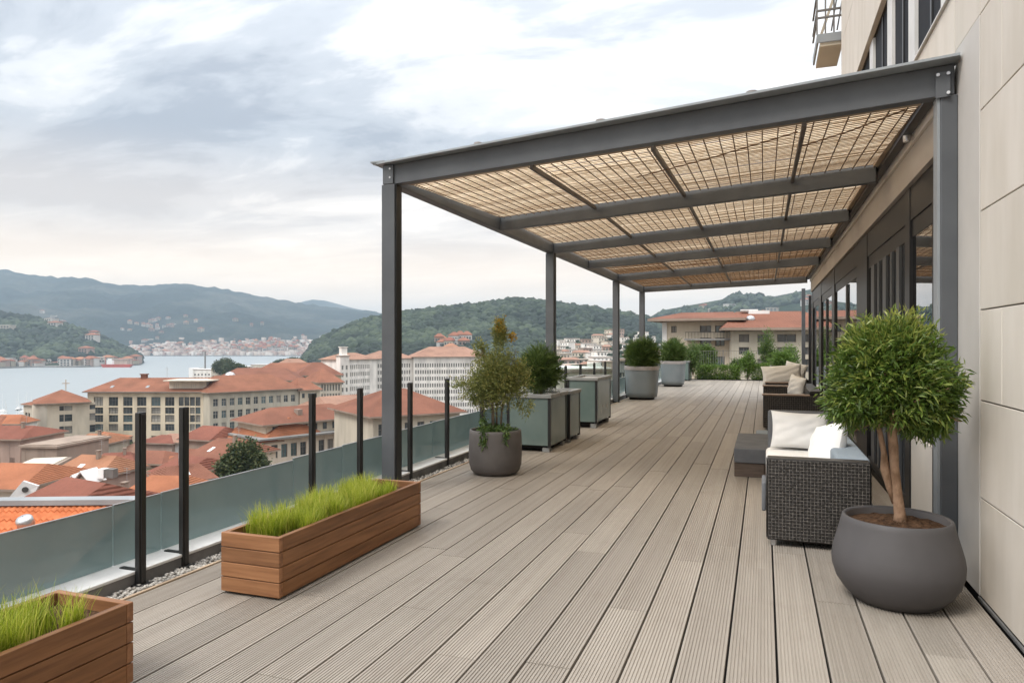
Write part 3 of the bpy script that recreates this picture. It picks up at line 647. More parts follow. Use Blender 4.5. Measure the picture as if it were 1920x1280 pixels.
# 7 roofs in front
LOW = [('small hipped red roof with a white roof hatch left of the round tree', 350, 420, 104, -15.6, 2.2, 11, 't_red', 'w_cream'),
 ('dark brown lean-to roof behind the small hipped roof', 340, 392, 122, -15.2, 1.8, 9, 't_dark', 'w_brown'),
 ('dark red roof with white skylights in front of the beige block', 176, 250, 104, -16.9, 1.6, 8, 't_dark', 'w_grey'),
 ('large bright orange roof between the two black railing posts', 236, 330, 66, -12.9, 1.3, 6, 't_orange', 'w_pink'),
 ('red roof left of the round tree, right of the second railing post', 318, 398, 74, -13.0, 1.2, 6, 't_red', 'w_pink'),
 ('bright orange roof at the left edge of the photograph', -90, 34, 70, -13.0, 1.6, 10, 't_orange', 'w_cream'),
 ('dark brown red roof below the white tent gables', 90, 236, 62, -13.3, 1.3, 6, 't_dark', 'w_grey'),
 ('dark red hipped roof in front of the white leaning gable', 26, 106, 56, -12.0, 1.8, 8, 't_dark', 'w_brown'),
 ('tan roof with a tall ridge in the middle of the old town', 96, 182, 88, -15.2, 2.0, 8, 't_tan', 'w_pink'),
 ('brown terrace house with a flat roof deck at the left', 40, 106, 112, -15.0, .4, 12, 'w_brown', 'w_brown'),
 ('dark red roof above the pinkish wall at the left edge', -70, 38, 118, -14.6, 1.6, 11, 't_dark', 'w_pink'),
 ('cream house with a flat parapet at the left, below the brown terrace', 16, 92, 96, -15.8, .3, 9, 'w_cream', 'w_cream'),
 ('red roof strip in front of the beige block and hedge', 128, 178, 128, -17.2, 1.6, 10, 't_tan', 'w_grey'),
 ('pinkish red roof just left of the second railing post', 286, 336, 90, -15.2, 1.5, 9, 't_dark', 'w_pink'),
 ('low reddish roof far down between tree and cornice building', 388, 440, 88, -16.6, 1.4, 8, 't_orange', 'w_cream')]
for (lab, u0, u1, d, ze_, h, dep, tm, wm) in LOW:
    Wl = (u1 - u0) / F * d; sk = random.uniform(-5, 5)
    fl = tm.startswith('w_')
    g, W = building('old_town_house', lab, 'house', bx(u0, d + sk / 3), bx(u1, d - sk / 3), dep, -31, ze_, wm, tm, h,
        even(Wl, max(2, int(Wl / 2.2)), .9, .7), [(ze_ - 2.9, ze_ - 1.3), (ze_ - 6, ze_ - 4.3)], .55, Wl * .22 if not fl else None, 'frame', 'pane', 1, 0, flat=fl)
    if not fl and LOW.index((lab, u0, u1, d, ze_, h, dep, tm, wm)) % 2 == 0:
        c_ = MB(); x = W * random.uniform(.2, .8); c_.box(x, x + .4, dep * .38, dep * .38 + .5, -31 - (-31) + (ze_ + 31) + .4, (ze_ + 31) + h + .9)
        c_.box(x - .06, x + .46, dep * .38 - .06, dep * .38 + .56, (ze_ + 31) + h + .9, (ze_ + 31) + h + 1.0); c_.build('chimney', M['w_brown'], g)
        ar = MB(); ar.tube([(x, dep * .5, (ze_ + 31) + h - .2), (x, dep * .5, (ze_ + 31) + h + 2.2)], .025, 5); [ar.bar((x - .35, dep * .5, (ze_ + 31) + h + q), (x + .35, dep * .5, (ze_ + 31) + h + q), .02, .02) for q in (1.7, 1.95, 2.15)]; ar.build('aerial', M['galv'], g)
        r_ = MB(); x2 = W * random.uniform(.25, .65); zt = (ze_ + 31) + .25
        r_.bar((x2, dep * .13, zt + h * .34), (x2, dep * .24, zt + h * .56), random.uniform(.45, .8), .10); r_.build('roof_hatch', M['white_paint'], g)
# more houses filling the old town
fill = []
cands = [(u, d) for d, st in ((62, 84), (80, 62), (98, 52), (116, 46), (136, 46), (158, 46)) for u in range(-260, 700, st)]
TM = ['t_brown', 't_red', 't_orange', 't_dark', 't_tan', 't_pale']; WM = ['w_cream', 'w_pink', 'w_beige', 'w_grey', 'w_white', 'w_brown']
CN = {'t_brown': 'brown', 't_red': 'red', 't_orange': 'orange', 't_dark': 'dark red', 't_tan': 'tan', 't_pale': 'pale'}
WN = {'w_cream': 'cream', 'w_pink': 'pinkish', 'w_beige': 'beige', 'w_grey': 'greyish', 'w_white': 'white', 'w_brown': 'brown'}
ROWN = {62: 'front row', 80: 'second row', 98: 'third row', 116: 'fourth row', 136: 'fifth row', 158: 'back row'}
def PLACE(u):
    for lim, t in ((-120, 'far outside left'), (0, 'at the left edge'), (70, 'below the tower house'), (160, 'right below the tower house'), (250, 'below the left windows'), (340, 'around the railing posts'), (420, 'below the wing corner'), (500, 'near the round tree'), (580, 'under the cornice building'), (660, 'before the white tower'), (9999, 'by the pergola post')):
        if u < lim: return t
for (u, d) in cands:
    u += random.uniform(-18, 18); wd = random.uniform(5.5, 8.5); u1 = u + wd / d * F
    top = -20.6 + (d - 98) * .045 + random.uniform(-1.6, 1.6) - (3.2 if u > 330 else 0) - (2 if d < 70 else 0)
    if d > 150 and u > 20: continue
    tm, wm = random.choice(TM), random.choice(WM)
    building('filler_house', '%s roofed %s house, %s of the old town, %s' % (CN[tm], WN[wm], ROWN[d], PLACE(u)), 'house', bx(u, d), bx(u1, d + random.uniform(-2, 2)), random.uniform(6, 9), -32, top, wm, tm, random.uniform(1.0, 1.9),
        even(wd, 3, .9, 1), [(top - 2.8, top - 1.3)], .5, random.uniform(1, 4), joined=True, group='small houses low in the old town')
# white tent-like gables and grey plant on the roofs
def gablet(u, v, d, wd, h, m, label, cat, rz=0.3):
    p = at(u, v, d); mb = MB(); t = .12; l = 2.2
    for s in (-1, 1):
        mb.add([(0, 0, h), (s * wd / 2, 0, 0), (s * wd / 2, l, 0), (0, l, h), (0, 0, h - t), (s * (wd / 2 - t), 0, 0), (s * (wd / 2 - t), l, 0), (0, l, h - t)],
               [(0, 1, 2, 3), (4, 7, 6, 5), (0, 4, 5, 1), (3, 2, 6, 7), (1, 5, 6, 2)])
    r = empty('dormer', p, rz, label, cat)
    mb.build('gable_roof', m, r); b2 = MB(); b2.add([(-wd / 2 + .3, .4, 0), (wd / 2 - .3, .4, 0), (0, .4, h - .35), (-wd / 2 + .3, l, 0), (wd / 2 - .3, l, 0), (0, l, h - .35)], [(0, 1, 2), (5, 4, 3), (0, 3, 4, 1)])
    b2.build('gable_wall', M['w_grey'], r)
gablet(150, 907, 63, 2.0, 1.15, M['white_paint'], 'bright white open tent gable standing on the red roofs', 'dormer', .25)
gablet(134, 907, 64, 1.4, .8, M['white_paint'], 'smaller white tent gable left beside the bright one', 'dormer', .5)
g = empty('leaning_gable', at(30, 935, 60), .5, 'white painted leaning gable wall with one dark oval opening', 'gable')
mb = MB(); mb.add([(-1.0, 0, -.4), (1.0, .2, -.4), (1.6, .3, 1.0), (.5, .1, 1.5), (-1.0, .25, -.4), (1.0, .45, -.4), (1.6, .55, 1.0), (.5, .35, 1.5)], [(0, 1, 2, 3), (7, 6, 5, 4), (0, 4, 5, 1), (1, 5, 6, 2), (2, 6, 7, 3), (3, 7, 4, 0)]); mb.build('gable_wall', M['white_paint'], g)
mb = MB(); mb.tube([(.65, .06, .75), (.65, .20, .75)], .24, 12); mb.build('opening', M['joint'], g)
g = empty('rooftop_unit', at(192, 897, 64), .2, 'grey rooftop air conditioning unit with a dark grille beside the white gables', 'machine')
mb = MB(); mb.box(-.5, .1, 0, .8, 0, .85); mb.build('casing', M['white_paint'], g)
mb = MB(); mb.box(.14, 1.0, .05, .75, .05, .85); mb.build('grille_box', M['frame_dark'], g)
# nearest orange roof with rows of tiles, a grey ridge coping and an oval vent
g = empty('neighbour_roof', (0, 0, 0), 0, 'close bright orange tiled roof just below the glass railing, left corner', 'roof')
A = at(-420, 949, 14.5); B = at(262, 943, 13.6); dn = Vector(((A - B).y, -(A - B).x, 0)).normalized()
if dn.dot(Vector((sT, -cT, 0))) < 0: dn = -dn
sl_ = Vector((dn.x, dn.y, -.42)); rows_ = 24; ncol = 64
def tile_row(i):
    mb = MB(); a0 = A + sl_ * (.26 * i); b0 = B + sl_ * (.26 * i); ax = (b0 - a0); up = Vector((0, 0, 1))
    vs = []; K = ncol * 2
    for k in range(K + 1):
        z = .045 if k % 2 == 0 else 0.0
        p = a0 + ax * (k / K)
        vs += [p + up * z, p + sl_ * .28 + up * (z + .035), p + sl_ * .28 + up * (z - .01)]
    fs = []
    for k in range(K):
        o = 3 * k; fs += [(o + 3, o, o + 1, o + 4), (o + 4, o + 1, o + 2, o + 5)]
    mb.add(vs, fs); return mb
for i in range(rows_): tile_row(i).build('tile_row', M['near_tile'], g)
rb = MB(); rb.bar(A + Vector((0, 0, .06)), B + Vector((0, 0, .06)), .34, .10); rb.build('ridge_coping', M['zinc'], g)
bk = MB(); e = -dn * 9; bk.add([A, B, B + e + Vector((0, 0, -4)), A + e + Vector((0, 0, -4))], [(0, 1, 2, 3)]); bk.build('back_slope', M['near_tile'], g)
f0, f1 = A + sl_ * 6.2, B + sl_ * 6.2; e2 = -dn * 15
wb = MB(); wb.add([f0, f1, B + Vector((0, 0, -.2)), A + Vector((0, 0, -.2)), B + e + Vector((0, 0, -4)), A + e + Vector((0, 0, -4)),
   (f0.x, f0.y, -31), (f1.x, f1.y, -31), ((B + e).x, (B + e).y, -31), ((A + e).x, (A + e).y, -31)],
   [(6, 7, 1, 0), (7, 8, 4, 2, 1), (8, 9, 5, 4), (9, 6, 0, 3, 5)]); wb.build('wall', M['w_cream'], g)
vp = at(46, 976, 11.9)
vb = MB(); vb.lathe([(.13, -.1), (.13, .03), (.11, .06), (.06, .085), (.01, .09)], 20); vo = vb.build('roof_vent', M['galv'], None, True, vp); vo.rotation_euler = (.45, 0, .2)
tag(vo, 'small oval metal vent on the close orange roof', 'vent')
# grey sheet roof lying right of it below the frosted glass
zr = MB(); p0 = at(262, 950, 12.0); p1 = at(700, 950, 16); p2 = at(700, 1010, 9.5); p3 = at(262, 1120, 7.0)
zr.add([p0, p1, p2, p3] + [(p.x, p.y, -31) for p in (p0, p1, p2, p3)], [(0, 3, 2, 1), (0, 1, 5, 4), (1, 2, 6, 5), (2, 3, 7, 6), (3, 0, 4, 7)])
tag(zr.build('sheet_roof', M['zinc']), 'grey sheet metal roof below the frosted glass of the railing', 'roof')

# 10 villa block on the right behind the terrace
zb = -20
g, W = building('villa', 'beige two part villa with red hipped roof, metal roof cowls and balcony across the street', 'building', bx(1372, 72), bx(1560, 70), 16, zb, 2.9, 'w_grey', 't_red', 2.0,
    [(.7, 1.7), (2.5, 3.6), (4.4, 6.2), (7.0, 7.7), (8.7, 9.4)], [(-8.6, -7.2), (-6, -4.6), (-3.6, -2.3), (-1.3, .0), (.45, 1.2), (1.7, 2.5)], 1.0, 2.2, 'frame_dark', 'pane', 1, 0)
cw = MB(); cw.lathe([(.45, 0), (.45, .5), (.32, .7), (.02, .8)], 14, 0, 0, 0); cw.build('cowl', M['galv'], g, True, (2.2, 3.2, 23.75))
cw = MB(); cw.box(2.4, 4.6, 6.6, 7.6, 24.2, 25.2); cw.box(1.6, 3.4, 6.7, 7.5, 25.2, 25.35); cw.build('chimney', M['white_paint'], g)
g, W = building('villa_wing', 'left wing of the villa with a red roof, corner window and railed balcony', 'building', bx(1243, 78), bx(1374, 75), 14, zb, 4.0, 'w_beige2', 't_red', 1.0,
    [(.9, 1.5), (4.0, 5.2), (5.6, 6.6)], [(-9, -7.5), (-5.6, -4.2), (-3.0, -1.7), (-.9, .2), (1.3, 2.2), (2.75, 3.5)], 1.4, 2.2, 'frame_dark', 'pane', 1, 0)
bb = MB(); bb.box(2.6, W - .1, -1.5, -.01, 21.9, 22.1); bb.build('balcony', M['w_dgrey'], g)
for i in range(16):
    pb = MB(); pb.box(2.7 + i * .33, 2.73 + i * .33, -1.45, -1.42, 22.1, 22.75); pb.build('baluster', M['black'], g)
pb = MB(); pb.box(2.65, W - .15, -1.47, -1.40, 22.75, 22.8); pb.build('handrail', M['black'], g)
pr = MB(); pr.box(-.06, .45, -.12, -.003, 0, 23.9); pr.build('pilaster', M['white_trim'], g)
building('tiled_house', 'red roofed house end seen past the last wall opening on the right', 'building', bx(1500, 84), bx(1640, 80), 14, zb, 1.9, 'w_beige2', 't_red', 3.2, even(8.6, 4, 1, 1), floors(-12, 4, 3, .9, 1.5), .7, 3, 'frame_dark')
building('white_roof_house', 'white flat topped house peeking over the villa roof on the right', 'building', bx(1460, 128), bx(1520, 126), 10, -20, 5.5, 'w_white', 'w_white', .5, even(5.9, 4, .8, .5), floors(-8, 4, 3.2, .9, 1.5), flat=True, joined=True)
# nearer pale blocks behind the tall glass planter
building('terrace_block', 'pale block with tall pillars directly behind the tall green planter', 'building', bx(1046, 92), bx(1150, 96), 14, -20, -2.2, 'w_cream', 'w_white', .5, even(7.4, 9, .45, .3), floors(-16.5, 4, 3.2, .5, 2.2), flat=True, joined=True)
building('terrace_block', 'grey brown block behind the round pots, below the hillside houses', 'building', bx(1156, 104), bx(1246, 100), 12, -22, -1.0, 'w_dgrey', 'w_dgrey', .5, even(6.9, 5, .8, .4), floors(-17, 5, 3, .8, 1.5), flat=True, joined=True)
# hillside apartment blocks: stepped balconies
ENV = ([1020, 1042, 1071, 1100, 1117, 1130, 1146, 1175, 1207, 1222, 1245], [640, 637, 633, 634, 633, 625, 619, 618, 615, 628, 640])
TONE = {'w_white': 'white', 'w_cream': 'cream', 'w_beige2': 'beige', 'w_pink': 'pinkish'}
k = 0
for r in range(7):
    u = 1022 + (r * 7) % 11
    while u < 1240:
        wpx = random.uniform(11, 25) * (1 + r * .12)
        v = float(np.interp(u + wpx / 2, *ENV)) + r * 9.5 + random.uniform(-2.5, 4.5) + (3 if u > 1160 else 0)
        if u > 1160 and random.random() < .35: u += wpx; continue          # trees and gaps on the right part of the slope
        d = 640 - r * 48 + random.uniform(-12, 12); ze_ = EYE - (v - HY) / F * d; Wb = wpx / F * d; nf = random.choice((4, 5, 6, 7)); zb_ = min(ze_ - nf * 2.9 - 4, -20)
        wm = random.choice(('w_white', 'w_white', 'w_white', 'w_white', 'w_cream', 'w_cream', 'w_pink')); fl = random.random() < .92
        g, W = building('apartment_block', '%s %s balcony block in the hillside quarter below the wooded hill' % (('tiled' if not fl else 'flat topped'), TONE[wm]), 'building', bx(u, d), bx(u + wpx, d + random.uniform(-6, 6)), 10, zb_, ze_, wm, 't_pale' if not fl else wm, 1.3,
            even(Wb, max(2, int(Wb / 2.1)), 1.1, .5), floors(ze_ - nf * 2.9 - .3, nf, 2.9, .8, 1.6), .4, 2, 'frame', 'pane', 0, 0, flat=fl, joined=True, group='hillside apartment blocks')
        if k % 3:
            bb = MB()
            for q in range(nf): bb.box(.1, W - .1, -1.1, -.01, ze_ - zb_ - (q + 1) * 2.9, ze_ - zb_ - (q + 1) * 2.9 + .7)
            tag(bb.build('balcony_bands', M[wm], g), kind='stuff')
        k += 1; u += wpx + random.uniform(0, 5)
Qg = []
for i in range(120):
    u = random.uniform(1020, 1245); r = random.uniform(0, 7); d = 640 - r * 48; v = float(np.interp(u, *ENV)) + r * 9.5 + (7 if u < 1160 else 1)
    p = at(u, v, d); Qg.append((p.x, p.y, p.z))
tag(link('undergrowth', blobs('undergrowth', np.array(Qg), RNG.uniform(1.2, 3.0, len(Qg)), M['tree_far'], ICO2, .9, .3)), kind='stuff')
# houses along the far shores and on the slopes
def house_variants():
    out = []
    for nm, c in (('h_white', (.50, .475, .445)), ('h_cream', (.40, .355, .30)), ('h_pink', (.31, .235, .20)), ('h_beige', (.34, .30, .24))): M[nm] = wallm('far_' + nm, c)
    for (wm, tm) in (('h_white', 't_brown'), ('h_cream', 't_tan'), ('h_pink', 't_brown'), ('h_white', 'w_dgrey'), ('h_beige', 't_dark'), ('h_cream', 'h_white')):
        mb = MB(); mb.box(0, 1, 0, 1, 0, 1, 0)
        if tm[0] == 't': hip(mb, 0, 1, 0, 1, 1.003, .25, .05, .4, .04, 1, 1)
        else: mb.box(-.02, 1.02, -.02, 1.02, 1.003, 1.05, 1)
        for i in range(3):
            for j in range(3): mb.box(.12 + i * .29, .28 + i * .29, -.03, .0, .12 + j * .29, .3 + j * .29, 2)
        out.append(mb.mesh('house', [M[wm], M[tm], M['pane']]))
    return out
HV = house_variants()
VN = ['white brown roofed', 'cream tan roofed', 'pinkish brown roofed', 'white grey topped', 'beige dark roofed', 'cream flat topped']
def scatter_houses(n, uf, df, zf, hs, ws, label, group, name='shore_house', cat='house'):
    for i in range(n):
        u = uf(); d = df(u); p = dirv(u) * d; hh = hs(u); wd = ws()
        vi = random.randrange(6); o = link(name, HV[vi]); o.location = (p.x, p.y, zf(u, d) - 1); o.scale = (wd, wd * .8, hh + 1)
        o.rotation_euler = (0, 0, math.atan2(cT, -sT) - math.pi / 2 + random.uniform(-.5, .5))
        tag(o, VN[vi] + ' ' + label, cat, group)
slopeA = lambda d: SEA + 1 + max(0, d - 2360) * .21
scatter_houses(290, lambda: random.choice([random.uniform(245, 610), random.gauss(430, 90), random.gauss(500, 40)]), lambda u: 2362 + abs(random.gauss(0, 1)) * 85, lambda u, d: slopeA(d), lambda u: random.uniform(7, 26 if 430 < u < 560 else 14), lambda: random.uniform(8, 18),
    'small house in the crowded town at the foot of the far mountain', 'houses of the town across the bay')
scatter_houses(84, lambda: random.uniform(-60, 245), lambda u: 1225 - max(0, 60 - u) * .9 + max(0, (u - 150)) * 1.2 + random.uniform(-6, 26), lambda u, d: SEA + 1.5 + max(0, d - 1230) * .02, lambda u: random.uniform(5, 15), lambda: random.uniform(8, 20),
    'waterfront house below the dark headland', 'waterfront buildings under the headland')
def on_grid(P, n, t0, t1, hs, ws, label, group, a0=0, a1=1, sx=1):
    nu, ntt = P.shape[:2]
    for i in range(n):
        q = P[int(random.uniform(a0, a1) * (nu - 1)), int(random.uniform(t0, t1) * (ntt - 1))]
        vi = random.randrange(6); o = link('slope_house', HV[vi]); wd = ws(); o.location = (q[0], q[1], q[2] - 2); o.scale = (wd * sx, wd * .8, hs() + 3)
        o.rotation_euler = (0, 0, TH + random.uniform(-.5, .5)); tag(o, VN[vi] + ' ' + label, 'house', group)
on_grid(PC, 7, .15, .62, lambda: random.uniform(9, 13), lambda: random.uniform(14, 22), 'lone house on the wooded headland slope', 'houses on the headland', .45, .95)
for (a, t) in ((.478, .15), (.56, .15), (.60, .19), (.585, .14)):
    on_grid(PA, 6, t - .012, t + .03, lambda: random.uniform(6, 11), lambda: random.uniform(11, 20), 'tiny house in a hamlet on the far mountain slope', 'hamlets on the far mountain', a - .02, a + .02)
on_grid(PA, 20, .05, .2, lambda: random.uniform(6, 12), lambda: random.uniform(10, 20), 'tiny house scattered on the lower far mountain', 'scattered houses on the far mountain', .56, .86)
on_grid(PE, 60, .08, .6, lambda: random.uniform(8, 14), lambda: random.uniform(10, 24), 'small house on the green hills at the right', 'houses on the green hills', .1, .62)
on_grid(PD, 16, .10, .2, lambda: random.uniform(8, 13), lambda: random.uniform(9, 14), 'little house in a clearing of the wooded hill', 'houses in the hill clearing', .34, .44)
nf = 1100; Pq, Tq, Rq = [], [], []
for i in range(nf):
    u = random.choice([random.uniform(238, 620), random.gauss(450, 80), random.gauss(520, 50)]); d = 2350 + abs(random.gauss(0, 1)) * 95; q = dirv(u) * d
    z0 = SEA + 1 + max(0, d - 2360) * .21 - 3; a, b, h = random.uniform(4, 9), random.uniform(4, 7), random.uniform(6, 15)
    o = 8 * i; Pq += [(q.x + sx * a * cT + sy * b * -sT, q.y + sx * a * sT + sy * b * cT, z0 + zz) for zz in (0, h + 3) for sx, sy in ((-1, -1), (1, -1), (1, 1), (-1, 1))]
    Tq += [(o, o + 1, o + 5, o + 4), (o + 1, o + 2, o + 6, o + 5), (o + 2, o + 3, o + 7, o + 6), (o + 3, o, o + 4, o + 7), (o + 4, o + 5, o + 6, o + 7)]; r = random.random(); Rq += [r * .75] * 4 + [1.0 if random.random() < .6 else r * .7]
tm_, tt, tb_ = newmat('distant_town_render'); aa = N(tt, 'ShaderNodeAttribute', attribute_name='rnd')
L(tt, ramp_(tt, aa.outputs['Fac'], [(0, (.46, .43, .40)), (.35, (.34, .28, .24)), (.7, (.26, .17, .145)), (.85, (.17, .16, .15)), (1, (.17, .085, .06))], 'LINEAR'), tb_.inputs['Base Color']); tb_.inputs['Roughness'].default_value = .9
tag(link('distant_town', np_mesh('distant_town', np.array(Pq), np.array(Tq), tm_, np.array(Rq))), kind='stuff')
# quays, warehouse, ship, marina
qb = MB()
for u in range(-300, 262, 12):
    d0 = 1205 - max(0, 60 - u) * .9 + max(0, (u - 150)) * 1.25; d1 = 1205 - max(0, 60 - u - 12) * .9 + max(0, (u + 12 - 150)) * 1.25
    a_, b_ = dirv(u) * d0, dirv(u + 12) * d1; a2, b2 = dirv(u) * (d0 + 60), dirv(u + 12) * (d1 + 60)
    qb.add([(a_.x, a_.y, SEA - 1), (b_.x, b_.y, SEA - 1), (b_.x, b_.y, SEA + 2.6), (a_.x, a_.y, SEA + 2.6), (b2.x, b2.y, SEA + 2.6), (a2.x, a2.y, SEA + 2.6)], [(0, 1, 2, 3), (3, 2, 4, 5)])
tag(qb.build('quay', M['w_dgrey']), 'long grey stone quay under the dark headland', 'quay')
q2 = MB()
for u in range(240, 620, 20):
    a_, b_ = dirv(u) * 2340, dirv(u + 20) * 2340
    q2.add([(a_.x, a_.y, SEA - 1), (b_.x, b_.y, SEA - 1), (b_.x, b_.y, SEA + 3), (a_.x, a_.y, SEA + 3), (b_.x * 1.04, b_.y * 1.04, SEA + 3), (a_.x * 1.04, a_.y * 1.04, SEA + 3)], [(0, 1, 2, 3), (3, 2, 4, 5)])
tag(q2.build('quay', M['w_dgrey']), 'dark waterfront quay of the town across the bay', 'quay')
p = dirv(205) * 1255; g = empty('warehouse', (p.x, p.y, SEA + 2.6), TH, 'dull red warehouse on the quay behind the red ship', 'warehouse')
mb = MB(); mb.box(0, 32, 0, 16, 0, 9.5); mb.build('wall', M['w_pink'], g); mb = MB(); mb.box(-1, 33, -1, 17, 9.5, 10.5); mb.build('roof', M['w_pink'], g)
p = dirv(192) * 1215; g = empty('ship', (p.x, p.y, SEA), TH + .1, 'orange red ship moored at the end of the quay', 'ship')
mb = MB(); mb.add([(-3, 0, 5.5), (2, -4, 0), (46, -4, 0), (50, -4, 5), (2, -4.5, 5), (2, 4.5, 5), (50, 4, 5), (2, 4, 0), (46, 4, 0)], [(0, 1, 4), (1, 2, 3, 4), (0, 5, 7), (2, 8, 6, 3), (7, 5, 6, 8), (0, 4, 3, 6, 5), (0, 7, 1)]); mb.build('hull', M['ship_red'], g)
mb = MB(); mb.box(8, 18, -3, 3, 5.2, 12); mb.box(9.5, 15, -2.4, 2.4, 12, 15); mb.build('bridge_house', M['white_paint'], g)
mb = MB(); mb.tube([(5, 0, 5), (5, 0, 19)], .4, 6); mb.build('mast', M['ship_red'], g)
boat0 = None
for k in range(14):
    u = random.uniform(-60, 62); d = random.uniform(335, 430) if u < 40 else random.uniform(370, 430); p = dirv(u) * d
    if boat0 is None:
        boat0 = empty('sailing_boat', (p.x, p.y, SEA), 1.0, 'white moored sailing boat with bare mast in the marina at the left edge', 'boat', 'boats in the marina')
        mb = MB(); mb.add([(-4, 0, 1.1), (0, -1.3, 0), (4, -1.2, 0), (4, -1.3, 1), (0, -1.6, 1), (0, 1.6, 1), (4, 1.3, 1), (0, 1.3, 0), (4, 1.2, 0)], [(0, 1, 4), (1, 2, 3, 4), (0, 5, 7), (2, 8, 6, 3), (7, 5, 6, 8), (0, 4, 3, 6, 5), (0, 7, 1)]); h_ = mb.build('hull', M['white_paint'], boat0)
        mb = MB(); mb.tube([(.3, 0, 1), (.3, 0, 11)], [.1, .07], 6); mb.bar((.3, 0, 2), (3.4, 0, 2.1), .12, .12); m_ = mb.build('mast', M['white_paint'], boat0)
        mb = MB(); mb.box(-.6, 2.4, -.8, .8, 1.0, 1.6); c_ = mb.build('cabin', M['white_paint'], boat0); bparts = (h_, m_, c_)
    else:
        r = boat0.copy(); C.objects.link(r); r.location = (p.x, p.y, SEA); r.rotation_euler = (0, 0, random.uniform(0, 6))
        for q in bparts:
            e = q.copy(); C.objects.link(e); e.parent = r
p = dirv(378) * 640; g = empty('chimney_stack', (p.x, p.y, -37), 0, 'thin grey smokestack beside a white tank on the waterfront', 'chimney')
mb = MB(); mb.tube([(4, 0, 0), (4, 0, 32)], [.9, .6], 10); mb.build('stack', M['w_dgrey'], g); mb = MB(); mb.box(-12, -1, -3, 4, 0, 17); mb.build('tank_house', M['white_paint'], g)
for k, (u, d, wpx, v) in enumerate(((362, 600, 40, 693), (396, 560, 34, 690), (420, 640, 44, 688), (470, 760, 50, 684), (510, 800, 40, 681))):
    building('waterfront_block', ('low pale block beside the smokestack', 'pale block right of the smokestack', 'cream waterfront block between the dark trees', 'pale block left of the dark tree clump', 'pale block by the inlet near the tree clump')[k] + ' at the water', 'building', bx(u, d), bx(u + wpx, d), 14, -38, EYE - (v - HY) / F * d, ('w_white', 'w_cream')[k % 2], 'w_white', .4, even(wpx / F * d, 6, 1.3, 1), floors(-35, 4, 3, .8, 1.5), flat=True, joined=True)

# ------------------------------------------------------------------ trees of the town
def leaves(P, D, ln, wd, fold=0.25, droop=0.15):
    """diamond leaves: P base points, D unit directions -> V, T (triangles)"""
    n = len(P); r = RNG.normal(size=(n, 3)); B = np.cross(D, r); B /= np.linalg.norm(B, axis=1, keepdims=True) + 1e-9
    U = np.cross(B, D)
    ln = ln[:, None]; wd = wd[:, None]
    mid = P + D * ln * .45
    tip = P + D * ln; tip[:, 2] -= (ln[:, 0] * droop)
    a = mid + B * wd / 2 + U * wd * fold; b = mid - B * wd / 2 + U * wd * fold
    V = np.stack([P, a, tip, b], 1).reshape(-1, 3)
    i = np.arange(n) * 4
    T = np.stack([np.stack([i, i + 1, i + 2], 1), np.stack([i, i + 2, i + 3], 1)], 1).reshape(-1, 3)
    return V, T
def unit(v): return v / (np.linalg.norm(v, axis=-1, keepdims=True) + 1e-9)
def foliage(c, rad, ntw, per, l0, l1, w0, w1, shell=.45, outward=.8, up=.25, spread=.16, tl=.35, hole=0.0, tone=0.35, fn=None):
    """twigs pointing outward through an ellipsoid; leaves strung along each twig"""
    c = np.array(c); rad = np.array(rad)
    d = unit(RNG.normal(size=(ntw, 3))); rr = shell + (1 - shell) * RNG.uniform(0, 1, ntw) ** .6
    lump = np.array([1 + .16 * mn.noise(Vector(q * 2.1) + Vector((c[0], c[1], 3))) + .10 * mn.noise(Vector(q * 5.0)) for q in d])
    tip = d * (rr * lump)[:, None]
    if fn is not None:
        k = fn(tip); tip = tip[k]; d = d[k]; rr = rr[k]; ntw = len(tip)
    base = tip * (1 - tl)
    t = RNG.uniform(0, 1, (ntw, per, 1)); Pt = base[:, None] * (1 - t) + tip[:, None] * t + RNG.normal(size=(ntw, per, 3)) * spread * .5
    Pt = Pt.reshape(-1, 3)
    D = unit(d[:, None] * outward + RNG.normal(size=(ntw, per, 3)) * .55 + np.array([0, 0, up])).reshape(-1, 3)
    n = len(Pt)
    rn = np.clip(RNG.uniform(0, .55, n) + np.repeat(RNG.uniform(0, .45, ntw), per) * tone * 2 + (t.reshape(-1) - .5) * .2, 0, 1)
    V, T = leaves(Pt * rad + c, D, RNG.uniform(l0, l1, n), RNG.uniform(w0, w1, n))
    return V, T, np.repeat(rn, 2), base * rad + c, tip * rad + c
def merge(*A):
    V, T, R = [], [], []; o = 0
    for v, t, r in A: V.append(v); T.append(t + o); R.append(r); o += len(v)
    return np.concatenate(V), np.concatenate(T), np.concatenate(R)
def town_tree(u, v, d, r, h, label, group=None, z0=-30, cat='tree', m='tree_mid', n=420, name='tree'):
    top = at(u, v, d); c = Vector((top.x, top.y, top.z - h * .5))
    root = empty(name, (c.x, c.y, z0), 0, label, cat, group)
    V, T, R, _, _ = foliage((0, 0, c.z - z0), (r, r, h * .5), n, 22, r * .10, r * .2, r * .06, r * .11, .5, .6, .1, .22, .3)
    link('crown', np_mesh('crown', V, T, M[m], R), root)
    mb = MB(); mb.tube([(0, 0, 0), (.1, 0, (c.z - z0) * .6), (0, .1, c.z - z0 + h * .2)], [r * .09, r * .07, r * .03], 8)
    for k in range(5):
        a = k * 1.26; mb.tube([(.05, 0, (c.z - z0) * .75), (math.cos(a) * r * .5, math.sin(a) * r * .5, c.z - z0 + h * .15)], [r * .05, r * .02], 6)
    mb.build('trunk', M['twig'], root)
town_tree(456, 828, 84, 2.9, 7.5, 'big round dark green tree in front of the cornice building', n=900)
town_tree(421, 672, 560, 9, 12, 'dark round tree by the water right of the smokestack', z0=-38, n=250)
town_tree(440, 681, 500, 8.5, 9, 'second dark tree by the water, lower and wider', z0=-38, n=250)
